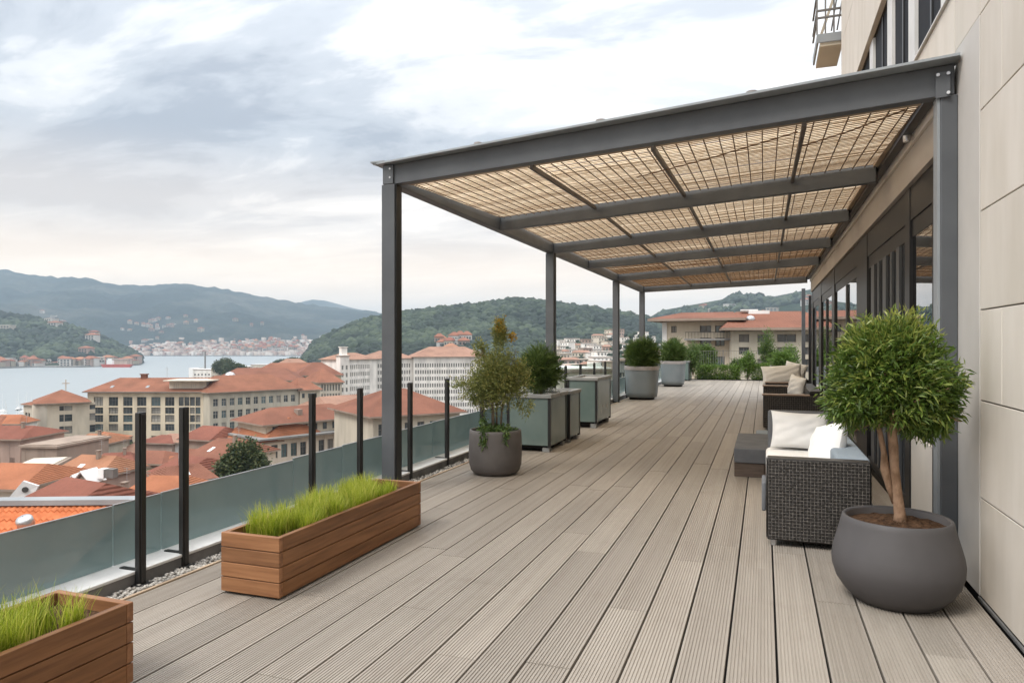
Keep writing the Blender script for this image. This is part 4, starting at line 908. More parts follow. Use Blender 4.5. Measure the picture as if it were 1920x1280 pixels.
town_tree(549, 671, 760, 14, 11, 'dark tree clump by the inlet left of the white tower', z0=-38, n=250)
town_tree(526, 674, 740, 8, 8, 'small dark tree beside the tree clump at the inlet', z0=-38, n=200)
town_tree(184, 815, 150, 3.6, 7.5, 'dark bushy tree at the foot of the beige block', n=420)
town_tree(222, 829, 148, 3.2, 4.6, 'low dark shrub row tree right of the bushy tree', n=350)
town_tree(250, 834, 146, 3.4, 4.4, 'low green shrub tree before the beige block centre', n=350)
town_tree(290, 846, 142, 4.2, 4.2, 'light green shrub between the two railing posts, far down', n=350)
town_tree(575, 772, 190, 3, 3.4, 'light green shrub at the foot of the long wing', n=250)
for k, (u, v, d, r, h) in enumerate(((1320, 646, 33.5, .62, 1.3),)):
    town_tree(u, v, d, r, h, 'small round leaved tree behind the far hedge', z0=-.3, m='leaf_trail', n=420)

# ------------------------------------------------------------------ terrace: deck boards
PITCH = 0.22434; X0 = 0.0589 - 16 * PITCH; NROW = 21; YB, YE = -1.6, 30.6
deck = empty('deck', (0, 0, 0), 0, 'grey brown ribbed deck boards of the roof terrace', None, None, None, 'structure')
sub = MB(); sub.box(X0 - .005, 1.18, YB, YE, -.10, -.034); sub.build('subframe', M['under'], deck)  # near-black sheet, its colour stands for the shade in the board gaps
def board_mesh():
    wd = PITCH - .010; ng = 13; g = wd / ng; e = .0042; xs = [(-wd / 2, -.026)]
    for i in range(ng):
        x = -wd / 2 + i * g
        xs += [(x + g * .12 if i else x + .001, -e if i else -.002), (x + g * .24, 0), (x + g * .80, 0), (x + g * .92, -e if i < ng - 1 else -.001)]
    xs += [(wd / 2, -.026)]
    n = len(xs); mb = MB()
    mb.add([(x, 0, z) for x, z in xs] + [(x, 1, z) for x, z in xs], [(i, i + 1, n + i + 1, n + i) for i in range(n - 1)] + [tuple(range(n))[::-1], tuple(range(n, 2 * n))])
    return mb.mesh('board', M['deck'])
bm_ = board_mesh()
def gnd(u, v):
    d = F * EYE / (v - HY); p = dirv(u) * d; return p
joints = {i: [] for i in range(NROW)}
for (u, v) in ((865, 1232), (1037, 1248), (1187, 1142), (1086, 999), (1110, 1035), (1180, 953), (860, 1043), (545, 1274), (1270, 889), (1220, 742 + 140)):
    p = gnd(u, v); i = int((p.x - X0) / PITCH)
    if 0 <= i < NROW: joints[i].append(p.y)
for i in range(NROW):
    ys = sorted(joints[i]); cuts = [YB]
    y = YB + random.uniform(1.8, 4.0)
    ys2 = ys[:]
    while y < YE - 1:
        if all(abs(y - q) > 1.3 for q in ys) and not (ys and y < max(ys)): ys2.append(y)
        y += random.uniform(3.0, 4.4)
    cuts += sorted(ys2) + [YE]
    for a, b in zip(cuts[:-1], cuts[1:]):
        o = link('board', bm_, deck, (X0 + PITCH * (i + .5), a + .002, random.uniform(-.0012, .0012))); o.scale = (1, b - a - .004, 1)
slab = MB(); slab.box(-3.95, 1.16, -1.7, 31.2, -31, -.13); tag(slab.build('terrace_slab', M['w_cream']), kind='structure')
# edging, gravel, kerb
kb = MB(); kb.box(-3.95, -3.69, YB, 31, -.13, .066); tag(kb.build('kerb', M['kerb']), kind='structure')
kc = MB(); kc.box(-4.0, -3.684, YB, 31, .068, .088); tag(bevel(kc.build('kerb_coping', M['white_ledge'])), kind='structure')
tr_ = MB(); tr_.box(X0 - .03, X0 - .008, YB, 31, -.12, .004); tag(tr_.build('deck_trim', M['batten']), kind='structure')
gb = MB(); gb.box(-3.688, X0 - .032, YB, 31, -.12, -.02); tag(gb.build('gravel_bed', M['kerb']), kind='structure')
n = 3600; yy = np.concatenate([RNG.uniform(1.5, 7, 2600), RNG.uniform(7, 14, 1000)])
PP = np.stack([RNG.uniform(-3.68, X0 - .04, n), yy, RNG.uniform(-.016, .004, n)], 1)
tag(link('gravel', blobs('gravel', PP, RNG.uniform(.007, .017, n), M['pebble'], ICO1, .7, .25)), kind='stuff')

# ------------------------------------------------------------------ glass railing
rail = empty('glass_railing', (-3.75, 2, 0), 0, 'low frosted green glass railing with tall black posts along the terrace edge', 'railing')
posts = [0.4, 1.5, 3.36, 3.74, 5.18, 5.95, 6.98, 7.95, 9.1, 10.2, 11.4, 12.3, 13.5, 14.7, 16.0, 17.2, 18.6, 20.0, 21.4, 23.0, 24.6, 26.2, 27.8, 29.4, 30.8]
def post_mesh():
    mb = MB()
    mb.box(-.017, .017, -.028, .028, .0, 1.078); mb.box(-.027, -.0175, -.02, .02, .02, 1.072); mb.box(.0175, .024, -.016, .016, .02, 1.07)
    mb.box(-.05, .05, -.05, .05, -.015, .012); mb.box(-.16, -.023, -.018, .018, .075, .10)
    return mb.mesh('post', M['black'])
pm_ = post_mesh()
for y in posts:
    o = link('post', pm_, rail, (.085 if y == 3.36 else .055, y - 2, -.004))
    bevel(o, .004, 2)
for i, (a, b) in enumerate(zip(posts[:-1], posts[1:])):
    gap = .005
    h0 = .468 + min(.055, max(0, (a - 3) * .012))
    gp = MB(); z1 = h0
    gp.add([(-.156, a - 2 + gap, .092), (-.144, a - 2 + gap, .092), (-.144, b - 2 - gap, .092), (-.156, b - 2 - gap, .092),
            (-.156, a - 2 + gap, z1), (-.144, a - 2 + gap, z1), (-.144, b - 2 - gap, z1), (-.156, b - 2 - gap, z1)],
           [(0, 3, 2, 1), (4, 5, 6, 7), (0, 1, 5, 4), (1, 2, 6, 5), (2, 3, 7, 6), (3, 0, 4, 7)])
    gp.build('frosted_panel', M['frost'], rail)
    eb = MB(); eb.box(-.157, -.143, a - 2 + gap, b - 2 - gap, z1 + .001, z1 + .006); eb.build('panel_edge', M['galv'], rail)
    if a > 11:
        cp = MB(); cp.box(-.154, -.146, a - 2 + gap, b - 2 - gap, z1 + .012, 1.04); cp.build('clear_panel', M['clear'], rail)

# ------------------------------------------------------------------ pergola
ZB, ZT = 3.135, 3.335                      # underside and top of the beams
XL, XR = -3.62, 1.10
LY = [6.43, 9.50, 12.20, 14.9, 18.15, 22.3]; RY = [5.36, 7.95, 10.35, 13.0, 15.7, 20.3]
perg = empty('pergola', (XL, LY[0], 0), 0, 'grey steel pergola with woven reed roof panels over the terrace', 'pergola')
pgo = Vector((XL, LY[0], 0))
def pl(mb, name, m, b=None):
    mb.v = [(x - pgo.x, y - pgo.y, z - pgo.z) for (x, y, z) in mb.v]
    o = mb.build(name, m, perg)
    if b: bevel(o, b, 2)
    return o
for y in (LY[0], 12.2, 18.15, 22.3):
    mb = MB(); mb.box(XL - .075, XL + .075, y - .075, y + .075, -.02, ZB - .002, 0); o = pl(mb, 'post', M['steel'], .006)
    mb = MB(); mb.box(XL + .0765, XL + .088, y - .055, y + .055, 0, ZB - .004); pl(mb, 'post_side_tone', M['black'])  # black strip colours the right face as the post's shaded side
    mb = MB(); mb.box(XL - .11, XL + .11, y - .11, y + .11, .001, .014); pl(mb, 'base_plate', M['black'])
for (x, y) in ((1.145, 5.37), (1.10, 22.4)):
    mb = MB(); mb.box(x - .05, x + .05, y - .06, y + .06, -.02, ZB - .002); pl(mb, 'post', M['steel'], .006)
mb = MB(); mb.box(1.078, 1.0945, 5.32, 5.43, 0, ZB - .004); pl(mb, 'post_side_tone', M['steel_light'])  # pale strip colours the left face as the post's lit side
def beam(a, b, z0, z1, wd): 
    mb = MB(); a = Vector((a[0], a[1], (z0 + z1) / 2)); b = Vector((b[0], b[1], (z0 + z1) / 2)); mb.bar(a, b, wd, z1 - z0); return mb
pl(beam((XL, LY[0] - .08), (XL, LY[5] + .1), ZB, ZT - .005, .12), 'eave_beam', M['steel'], .005)
pl(beam((XL - .10, LY[0] - .12), (XL - .10, LY[5] + .12), ZT + .02, ZT + .035, .16), 'eave_flashing', M['steel_light'])
pl(beam((XR + .02, RY[0] + .1), (XR + .02, RY[5] + .2), ZB + .10, ZT - .01, .07), 'wall_plate', M['dark_frame'])
for i in range(6):
    a, b = (XL + .062, LY[i]), (XR + (-.02 if i else .085), RY[i])
    if i == 0: a = (XL - .06, LY[0] + .02)
    o = pl(beam(a, b, ZB - (.004 if i else 0), ZT if i == 0 else ZT - .01, .10), 'front_beam' if i == 0 else 'beam', M['steel'], .005)
    if 0 < i < 5:
        d = (Vector((*b, 0)) - Vector((*a, 0))).normalized()
pl(beam((XL - .14, LY[0] - .01), (XR + .10, RY[0] - .09), ZT + .003, ZT + .02, .19), 'front_flashing', M['steel_light'])
dfr = (Vector((XR, RY[0], 0)) - Vector((XL, LY[0], 0))).normalized(); nfr = Vector((-dfr.y, dfr.x, 0))
# corner plates with bolts
def plate(s, wd, h, z, name='bracket_plate'):
    p = Vector((XL, LY[0], 0)) + dfr * s - nfr * .058; mb = MB()
    mb.bar(p + dfr * (-wd / 2) + Vector((0, 0, z)), p + dfr * (wd / 2) + Vector((0, 0, z)), .012, h)
    o = pl(mb, name, M['steel_light' if s < 1 else 'steel'], .003)
    for (i, j) in ((-.32, .38), (.36, .38), (.36, -.36)):
        q = p + dfr * (wd * i) + Vector((0, 0, z + h * j)) - nfr * .006; b2 = MB(); b2.tube([q, q - nfr * .012], .011, 8); pl(b2, 'bolt', M['galv'])
plate(.015, .07, .12, 3.245); plate(4.86, .085, .17, 3.20)
for s in (1.08, 2.36, 3.62):
    p = Vector((XL, LY[0], ZT + .02)) + dfr * s + nfr * .02; mb = MB(); mb.lathe([(.028, 0), (.028, .03), (.042, .034), (.042, .06), (.02, .068), (.001, .069)], 14, 0, p.x, p.y)
    mb.v = [(x, y, z + p.z) for x, y, z in mb.v]; pl(mb, 'roof_cap', M['pot_rim'])
# wooden battens and reed panels
colx = [XL + .085, -2.05, -.885, .29, XR - .06]
def yat(i, x):
    t = (x - XL) / (XR - XL); return LY[i] + (RY[i] - LY[i]) * t
ZL0, ZL1 = 3.195, 3.302
def zl(i, f): return ZL0 + (ZL1 - ZL0) * min(1, f * 1.0) if i == 0 else ZL1
for i in range(5):
    x0, x1 = colx[0], colx[-1]
    mb = MB(); e = .25 if i == 0 else .075
    mb.bar((x0, yat(i, x0) + e, zl(i, .05)), (x1, yat(i, x1) + e, zl(i, .05)), .05 if i else .075, .03); pl(mb, 'batten', M['batten'])
for k in range(1, 4):
    x = colx[k]
    for i in range(5):
        mb = MB(); mb.bar((x, yat(i, x) + (.20 if i == 0 else .055), zl(i, .05) - .042), (x, yat(i + 1, x) - .055, zl(i, 1) - .042), .032, .045); pl(mb, 'purlin', M['purlin'], .003)
mb = MB(); mb.box(XR - .06, XR - .015, yat(0, XR) + .14, yat(5, XR) - .1, ZL1 - .02, ZL1 + .02); pl(mb, 'edge_batten', M['batten'])
for i in range(5):
    for k in range(4):
        xa, xb = colx[k] + .002, colx[k + 1] - .002
        pan = empty('lattice_panel', (0, 0, 0), 0, None, None, None, perg)
        t0, t1 = (.29 if i == 0 else .12), .07
        def ya(x): return yat(i, x) + t0
        def yb(x): return yat(i + 1, x) - t1
        Lm = ((yb(xa) - ya(xa)) + (yb(xb) - ya(xb))) / 2; nr = max(8, int(Lm / .058))
        rd, rods, cross = MB(), MB(), MB()
        for r in range(nr):
            f0 = (r + .07 + random.uniform(-.03, .03)) / nr; f1 = (r + .94 + random.uniform(-.03, .03)) / nr; za, zb2 = zl(i, f0), zl(i, f1)
            ns = 3; sag = random.uniform(-.004, .004); pts = []
            for q in range(ns + 1):
                x = xa + (xb - xa) * q / ns; wv = random.uniform(-.003, .003)
                y0 = ya(x) + (yb(x) - ya(x)) * f0; y1 = ya(x) + (yb(x) - ya(x)) * f1
                pts += [(x, y0 + wv, za + sag), (x, y0 * .7 + y1 * .3 + wv, za + .010 + sag), (x, y0 * .3 + y1 * .7 + wv, zb2 + .010 + sag), (x, y1 + wv, zb2 + sag)]
            fs = []
            for q in range(ns):
                o = 4 * q; fs += [(o, o + 1, o + 5, o + 4), (o + 1, o + 2, o + 6, o + 5), (o + 2, o + 3, o + 7, o + 6)]
            rd.add(pts, fs)
            f = (r + 1) / nr
            if r < nr - 1:
                cross.bar((xa, ya(xa) + (yb(xa) - ya(xa)) * f, zl(i, f) - .004), (xb, ya(xb) + (yb(xb) - ya(xb)) * f, zl(i, f) - .004), .006, .006)
        nx = max(3, int((xb - xa) / .115))
        for q in range(nx):
            x = xa + (xb - xa) * (q + .5) / nx + random.uniform(-.012, .012)
            rods.bar((x, ya(x), zl(i, 0) - .011), (x + random.uniform(-.01, .01), yb(x), zl(i, 1) - .011), .009, .007)
        for mb_, nm, mm in ((rd, 'reeds', 'reed'), (cross, 'ties', 'rod'), (rods, 'rods', 'rod')):
            mb_.v = [(x - pgo.x, y - pgo.y, z) for x, y, z in mb_.v]; o = mb_.build(nm, M[mm], pan); tag(o, kind='stuff')
for (a, b) in (((-1.2, yat(0, -1.2) + 1.2), (.25, yat(0, .25) + .45)), ((.3, yat(0, .3) + .9), (.95, yat(0, .95) + .3))):
    mb = MB(); mb.tube([(a[0], a[1], ZL0 - .02), ((a[0] + b[0]) / 2, (a[1] + b[1]) / 2, ZL0 - .035), (b[0], b[1], ZL0 - .02)], .006, 6); pl(mb, 'brace_cable', M['rod'])

# ------------------------------------------------------------------ the house on the right
hs = empty('house', (1.2, 5, 0), 0, 'beige stone clad building with dark window wall along the right of the terrace', 'building')
def hp(mb, name, m, b=None, par=None):
    if par is None: mb.v = [(x - 1.2, y - 5, z) for x, y, z in mb.v]
    o = mb.build(name, m, par or hs)
    if b: bevel(o, b, 2)
    return o
XW = 1.2
core = MB(); core.box(XW + .06, 7, -2.5, 4.84, -31, 12)
core.box(XW + .06, 7, 5.30, 12.7, 3.35, 3.87); core.box(XW + .06, 7, 5.30, 12.7, 5.21, 10.2); core.box(XW + .21, 7, 5.31, 12.69, 3.871, 5.209)
core.box(4.6, 7, 5.31, 21.8, -31, 3.349); core.box(XW + .07, 4.6, 4.841, 31.2, -31, -.001)
hp(core, 'core_wall', M['joint'])
# stone panels: near wall
def panel(y0, y1, z0, z1, m='stone'):
    mb = MB(); g = .004; mb.box(XW, XW + .058, y0 + g, y1 - g, z0 + g, z1 - g); hp(mb, 'stone_panel', M[m], .0025)
zr = [0.02, .60, 1.17, 1.70, 2.28, 2.87, 3.44, 4.02, 4.60, 5.18, 5.9, 6.7, 7.5, 8.3, 9.1, 10, 11, 12]
for i in range(len(zr) - 1):
    ys = [4.83, 4.43 if i % 3 == 2 else (3.6 if i % 3 else 2.9), 2.2 if i % 2 else 1.7, .9, -.4, -1.6]
    for a, b in zip(ys[:-1], ys[1:]): panel(b, a, zr[i], zr[i + 1])
# smooth reveal strip
mb = MB(); mb.box(XW - .004, XW + .10, 4.832, 5.475, .02, 3.437); hp(mb, 'reveal_strip', M['plaster'], .004)
skt = MB(); skt.box(XW - .012, XW - .0, -1.6, 4.83, .002, .018); hp(skt, 'base_trim', M['kerb'])
# upper storey panels
for (a, b) in ((4.832, 5.43), (5.43, 7.6), (7.6, 9.9), (9.9, 12.4)):
    panel(a, b, 3.44, 3.86)
panel(4.832, 5.43, 3.86, 5.22); panel(4.832, 5.43, 5.22, 6.4)
for (a, b) in ((5.43, 7.6), (7.6, 9.9), (9.9, 12.4)):
    panel(a, b, 5.22, 6.4); panel(a, b, 6.4, 7.6); panel(a, b, 7.6, 8.8); panel(a, b, 8.8, 10.2)
panel(12.4, 12.72, 3.44, 10.2)
# recessed ribbon windows
RW = [(5.50, 5.80), (6.03, 7.0), (7.28, 8.15), (8.45, 9.5), (9.78, 11.9)]
for (a, b) in RW:
    wr = MB(); wr.box(XW + .075, XW + .10, a, b, 3.88, 5.20); hp(wr, 'window', M['dim_pane'])
    md = MB(); y = a + (b - a) * .42; md.box(XW + .06, XW + .073, y - .02, y + .03, 3.89, 5.19); hp(md, 'mullion', M['dark_frame'])
for (a, b) in zip([5.44] + [q[1] for q in RW], [q[0] for q in RW] + [12.39]):
    fr = MB(); fr.box(XW + .045, XW + .2, a + .001, b - .001, 3.88, 5.205); hp(fr, 'window_pier', M['white_trim'])
sl2 = MB(); sl2.box(XW - .02, XW + .074, 5.43, 12.4, 3.866, 3.879); hp(sl2, 'window_sill', M['white_trim'])
# fascia over the window wall
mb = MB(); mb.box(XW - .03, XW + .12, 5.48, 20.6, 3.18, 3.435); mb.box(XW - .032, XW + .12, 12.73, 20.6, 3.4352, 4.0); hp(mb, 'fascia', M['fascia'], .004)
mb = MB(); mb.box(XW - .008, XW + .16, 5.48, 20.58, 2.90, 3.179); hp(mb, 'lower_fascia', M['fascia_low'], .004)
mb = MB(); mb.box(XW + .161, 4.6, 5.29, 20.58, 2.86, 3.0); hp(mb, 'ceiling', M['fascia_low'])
# window wall: posts, head, glass, knee panels
dark = [(5.90, 6.20), (7.10, 7.32), (9.85, 10.9), (14.2, 14.7), (17.4, 18.1), (20.3, 20.6)]
for (a, b) in dark:
    mb = MB(); mb.box(XW + .022, XW + .12, a, b, 0, 2.895); hp(mb, 'frame_post', M['dark_frame'], .004)
for (a, b) in ((7.62, 7.78), (8.05, 8.12), (8.4, 8.62), (8.9, 9.0), (9.25, 9.5), (12.2, 12.3), (16.0, 16.08)):
    mb = MB(); mb.box(XW + .024, XW + .0475, a, b, .1, 2.44); hp(mb, 'mullion', M['steel'])
bays = [(5.48, 5.90), (6.20, 7.10), (7.32, 9.85), (10.9, 14.2), (14.7, 17.4), (18.1, 20.3)]
for i, (a, b) in enumerate(bays):
    mb = MB(); mb.box(XW + .03, XW + .24, a, b, 2.60, 2.895); mb.box(XW + .042, XW + .22, a, b, 2.45, 2.598); hp(mb, 'window_head', M['dark_frame'])
    kh = .70 if i == 1 else .10
    mb = MB(); mb.box(XW + .035, XW + .24, a, b, 0, kh); hp(mb, 'knee_panel', M['plaster' if i == 1 else 'dark_frame'], .004)
    mb = MB(); mb.box(XW + .05, XW + .062, a + .001, b - .001, kh + .001, 2.449); hp(mb, 'glass_pane', M['door_glass'])
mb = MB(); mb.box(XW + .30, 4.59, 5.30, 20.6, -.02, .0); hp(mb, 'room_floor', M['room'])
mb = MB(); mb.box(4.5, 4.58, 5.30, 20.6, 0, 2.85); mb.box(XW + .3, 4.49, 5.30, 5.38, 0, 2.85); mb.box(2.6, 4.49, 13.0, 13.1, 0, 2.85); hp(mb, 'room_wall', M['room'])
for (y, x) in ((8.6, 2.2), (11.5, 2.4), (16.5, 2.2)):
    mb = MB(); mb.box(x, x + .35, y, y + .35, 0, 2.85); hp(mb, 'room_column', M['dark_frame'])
# end glazing of the terrace house
mb = MB(); mb.box(XW + .02, XW + .10, 22.0, 22.1, 0, 2.9); mb.box(XW + .02, XW + .10, 25.6, 25.7, 0, 2.9); hp(mb, 'end_mullion', M['dark_frame'])
lamp = empty('wall_lamp', (XW - .03, 6.62, 3.24), 0, 'small cylindrical metal wall lamp on the fascia under the pergola corner', 'lamp')
mb = MB(); mb.tube([(-.05, 0, -.06), (-.05, 0, .11)], .028, 14); mb.build('lamp_body', M['galv'], lamp); mb = MB(); mb.box(-.05, 0, -.012, .012, .0, .03); mb.build('lamp_arm', M['galv'], lamp)
# balcony at the far corner, high up
bal = empty('balcony', (.84, 12.9, 6.50), 0, 'small railed metal balcony high at the far corner of the stone clad building', 'balcony')
mb = MB(); mb.box(.05, .40, 0, 1.0, 0, .06); mb.build('floor_slab', M['w_beige2'], bal)
mb = MB(); mb.box(.0, 0.40, -.03, -.002, .06, .20); mb.box(0, .03, .0, 1.0, .06, .20); mb.build('apron', M['zinc'], bal)
for (z, nm) in ((.46, 'rail'), (.58, 'rail'), (.86, 'handrail')):
    mb = MB(); mb.box(-.01, .5, -.03, .0, z, z + .03); mb.box(-.01, .02, .001, 1.0, z, z + .03); mb.build(nm, M['frame_dark'], bal)
for i in range(4):
    mb = MB(); x = -.008 + i * .13; mb.box(x, x + .025, -.026, -.004, .20, .86); mb.build('baluster', M['frame_dark'], bal)
for i in range(6):
    mb = MB(); mb.bar((.25 + i * .09, .3, .36), (.55 + i * .1, .5, 2.3), .018, .018); mb.build('wire', M['frame_dark'], bal)
mb = MB(); mb.bar((.1, .6, .4), (.75, .6, 2.4), .10, .04); mb.build('strut', M['w_beige2'], bal)

# ------------------------------------------------------------------ wooden planters with grass
def planter(x0, x1, y0, y1, h, label, seed):
    root = empty('wooden_planter', ((x0 + x1) / 2, (y0 + y1) / 2, 0), 0, label, 'planter', 'wooden planters'); cx, cy_ = (x0 + x1) / 2, (y0 + y1) / 2
    W, Ln = (x1 - x0) / 2, (y1 - y0) / 2; th = .034; zs = np.linspace(.014, h, 5); g = .0022
    for i in range(4):
        z0, z1 = zs[i] + g, zs[i + 1] - g
        for s in (-1, 1):
            mb = MB(); mb.box(*sorted((s * W, s * (W - th))), -Ln + th + .0015, Ln - th - .0015, z0, z1); bevel(mb.build('plank', M['wood_y'], root), .0035)
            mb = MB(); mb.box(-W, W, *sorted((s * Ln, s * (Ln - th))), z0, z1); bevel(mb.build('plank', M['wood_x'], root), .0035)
    mb = MB(); mb.box(-W + th + .002, W - th - .002, -Ln + th + .002, Ln - th - .002, .02, h - .055); mb.build('soil', M['soil'], root)
    mb = MB(); mb.box(-W + .03, W - .03, -Ln + .03, Ln - .03, .0, .0135); mb.build('shadow_gap_fill', M['under'], root)  # near-black slab painting the shadow gap below the planks
    return root
def grass_tuft(root, x0, x1, y0, y1, z, n, hmin, hmax, clumps, name='grass'):
    cx = RNG.uniform(x0, x1, clumps); cyy = RNG.uniform(y0, y1, clumps); k = RNG.integers(0, clumps, n)
    hh = RNG.uniform(.75, 1.15, clumps)
    bx_ = np.clip(cx[k] + RNG.normal(0, .028, n), x0 - .005, x1 + .005); by_ = np.clip(cyy[k] + RNG.normal(0, .03, n), y0, y1)
    ang = RNG.uniform(0, 2 * math.pi, n); lean = RNG.uniform(.08, .55, n) ** 1.1
    dirx = np.cos(ang) + (bx_ - cx[k]) * 9; diry = np.sin(ang) + (by_ - cyy[k]) * 9; m_ = np.hypot(dirx, diry) + 1e-6; dirx /= m_; diry /= m_
    L_ = RNG.uniform(hmin, hmax, n) * hh[k]; wd = RNG.uniform(.0022, .0048, n)
    segs = 4; V = np.zeros((n, segs + 1, 2, 3))
    for s in range(segs + 1):
        t = s / segs; w_ = wd * (1 - .88 * t ** 1.5) / 2
        px_ = bx_ + dirx * L_ * lean * t ** 2 * 1.1; py_ = by_ + diry * L_ * lean * t ** 2 * 1.1; pz_ = z + L_ * (t - .33 * lean * t ** 2.2)
        V[:, s, 0] = np.stack([px_ - diry * w_, py_ + dirx * w_, pz_], 1); V[:, s, 1] = np.stack([px_ + diry * w_, py_ - dirx * w_, pz_], 1)
    base = (np.arange(n) * (segs + 1) * 2)[:, None, None]; q = np.array([[2 * s, 2 * s + 1, 2 * s + 3, 2 * s + 2] for s in range(segs)])[None]
    T = (base + q).reshape(-1, 4); rn = np.repeat(np.clip(RNG.uniform(0, .7, n) + (hh[k] - .75) * .6, 0, 1), segs)
    o = link(name, np_mesh(name, V.reshape(-1, 3), T, M['grass'], rn, True), root); tag(o, kind='stuff'); return o
pr0 = planter(-3.07, -2.615, .55, 2.36, .37, 'long brown wooden planter with lime grass at the lower left corner of the picture', 1)
grass_tuft(pr0, -.16, .16, -.82, .74, .31, 9500, .08, .215, 60)
pr1 = planter(-3.085, -2.662, 3.41, 5.215, .37, 'long brown wooden planter with lime grass standing whole on the deck', 2)
grass_tuft(pr1, -.165, .165, -.76, .62, .31, 11000, .075, .20, 75)

# ------------------------------------------------------------------ tree in the round grey pot
root = empty('potted_tree', (.735, 4.66, 0), 0, 'round topped leafy tree in a big bulbous grey pot by the stone wall', 'potted tree')
prof = [(.20, .004), (.235, .008), (.285, .06), (.325, .12), (.347, .19), (.350, .235), (.342, .29), (.326, .35), (.309, .41), (.297, .455), (.291, .483), (.285, .489), (.276, .488), (.270, .480)]
mb = MB(); mb.lathe(prof, 64); mb.build('pot', M['pot'], root, True)
mb = MB(); mb.lathe([(.2695, .480), (.285, .40), (.29, .38)], 64, 0, cap=False); mb.build('pot_lining', M['pot_inner'], root, True)
mb = MB(); n_ = 40
vs = [(0, 0, .46)]; fs = []
for r_ in range(1, 9):
    for k in range(n_):
        a = 2 * math.pi * k / n_; rr = .279 * r_ / 8; vs.append((rr * math.cos(a), rr * math.sin(a), .462 - .022 * (r_ / 8) ** 2 + random.uniform(-.008, .008)))
for k in range(n_): fs.append((0, 1 + k, 1 + (k + 1) % n_))
for r_ in range(7):
    for k in range(n_): o = 1 + r_ * n_; fs.append((o + k, o + n_ + k, o + n_ + (k + 1) % n_, o + (k + 1) % n_))
mb.add(vs, fs); mb.build('soil', M['soil'], root)
R2 = Vector((cT, sT, 0))                        # camera-right direction on the ground
def tp(r, z, f=0): return tuple(R2 * r + Vector((-sT, cT, 0)) * f + Vector((0, 0, z)))
mb = MB(); mb.tube([tp(.022, .44), tp(.02, .50), tp(.006, .62), tp(-.012, .78), tp(-.018, .90), tp(-.03, 1.02), tp(-.02, 1.18), tp(.02, 1.36)], [.040, .032, .026, .024, .027, .024, .018, .008], 14)
mb.tube([tp(.0, .56, .02), tp(-.025, .66, .03), tp(-.052, .76, .03), tp(-.058, .86, .03), tp(-.082, .98, .03), tp(-.12, 1.10, .02), tp(-.18, 1.26, .02)], [.015, .021, .026, .016, .014, .012, .006], 12)
for k in range(26):
    a = random.uniform(0, 6.28); e = random.uniform(-.25, .9); l = random.uniform(.22, .36); s = Vector(tp(-.02, random.uniform(.98, 1.2)))
    e_ = s + Vector((math.cos(a) * math.cos(e), math.sin(a) * math.cos(e), math.sin(e))) * l; mb.tube([s, (s + e_) / 2 + Vector((0, 0, .03)), e_], [.012, .007, .003], 6)
mb.build('trunk', M['bark'], root, True)
cr = Vector(tp(-.04, 1.325))
A_ = foliage(cr, (.365, .37, .325), 980, 24, .034, .072, .007, .0155, .30, .75, .35, .15, .36, fn=lambda t: ~((t[:, 2] < -.55) & (np.hypot(t[:, 0], t[:, 1]) < .35)) & np.array([mn.noise(Vector(q) * 3.1) > -.24 for q in t]))
# uneven lobes: right low skirt and right upper sprays
B_ = foliage(Vector(tp(.15, 1.12)), (.19, .21, .20), 210, 22, .034, .065, .008, .015, .3, .8, -.15, .17, .35)
C_ = foliage(Vector(tp(.23, 1.24)), (.17, .19, .18), 90, 16, .034, .065, .007, .014, .3, .9, .2, .16, .4)
D_ = foliage(Vector(tp(-.25, 1.16)), (.18, .2, .16), 150, 20, .032, .06, .008, .014, .3, .8, .1, .15, .35)
E_ = foliage(Vector(tp(-.05, 1.50)), (.27, .28, .21), 280, 18, .034, .066, .006, .011, .3, .7, .85, .14, .45)
V, T, R = merge(A_[:3], B_[:3], C_[:3], D_[:3], (E_[0], E_[1], np.clip(E_[2] + .3, 0, 1)))  # top lobe's leaves toned paler, painting in the lit crown
link('crown', np_mesh('crown', V, T, M['leaf_tree'], R), root)

# ------------------------------------------------------------------ olive bush in the brown pot
root = empty('potted_shrub', (-2.945, 7.66, 0), 0, 'tall loose olive shrub with yellow tips in a brown grey pot', 'potted plant')
mb = MB(); mb.lathe([(.20, .004), (.25, .008), (.285, .05), (.304, .12), (.310, .22), (.308, .36), (.303, .47), (.299, .505), (.293, .512), (.285, .511), (.280, .505), (.278, .46)], 56, 0, 0, 0); mb.build('pot', M['pot_brown'], root, True)
mb = MB(); mb.lathe([(.277, .462), (.2, .472), (.02, .478)], 32, 0, 0, 0, None, False); mb.build('soil', M['soil'], root)
mb = MB()
for (a, b, c_) in ((-.03, .0, .02), (.055, .02, .12), (-.01, -.03, -.08), (.0, .04, .0)):
    mb.tube([(a, b, .46), (a * 1.3, b, .72), (a + c_ * .6, b * 2, 1.0), (a + c_ * 1.5, b * 3, 1.45)], [.014, .012, .009, .003], 8)
mb.build('stem', M['twig'], root, True)
args = (.028, .05, .008, .014)
A_ = foliage((.0, 0, 1.10), (.35, .34, .43), 640, 18, *args, .15, .5, .45, .15, .35)
B_ = foliage(tp(-.20, .95), (.22, .2, .22), 140, 16, *args, .2, .6, .2, .2, .35)
C_ = foliage(tp(.25, 1.1), (.2, .2, .26), 130, 15, *args, .2, .6, .3, .2, .35)
D_ = foliage(tp(.05, 1.60), (.12, .12, .22), 90, 16, *args, .1, .5, .7, .22, .4)
E_ = foliage(tp(-.17, 1.42), (.11, .11, .17), 40, 13, *args, .1, .5, .6, .22, .4)
G_ = foliage(tp(.34, .78), (.12, .1, .16), 26, 12, *args, .2, .5, -.2, .25, .4)
H_ = foliage(tp(-.40, 1.05), (.15, .1, .10), 30, 10, *args, .2, .6, .0, .25, .4)
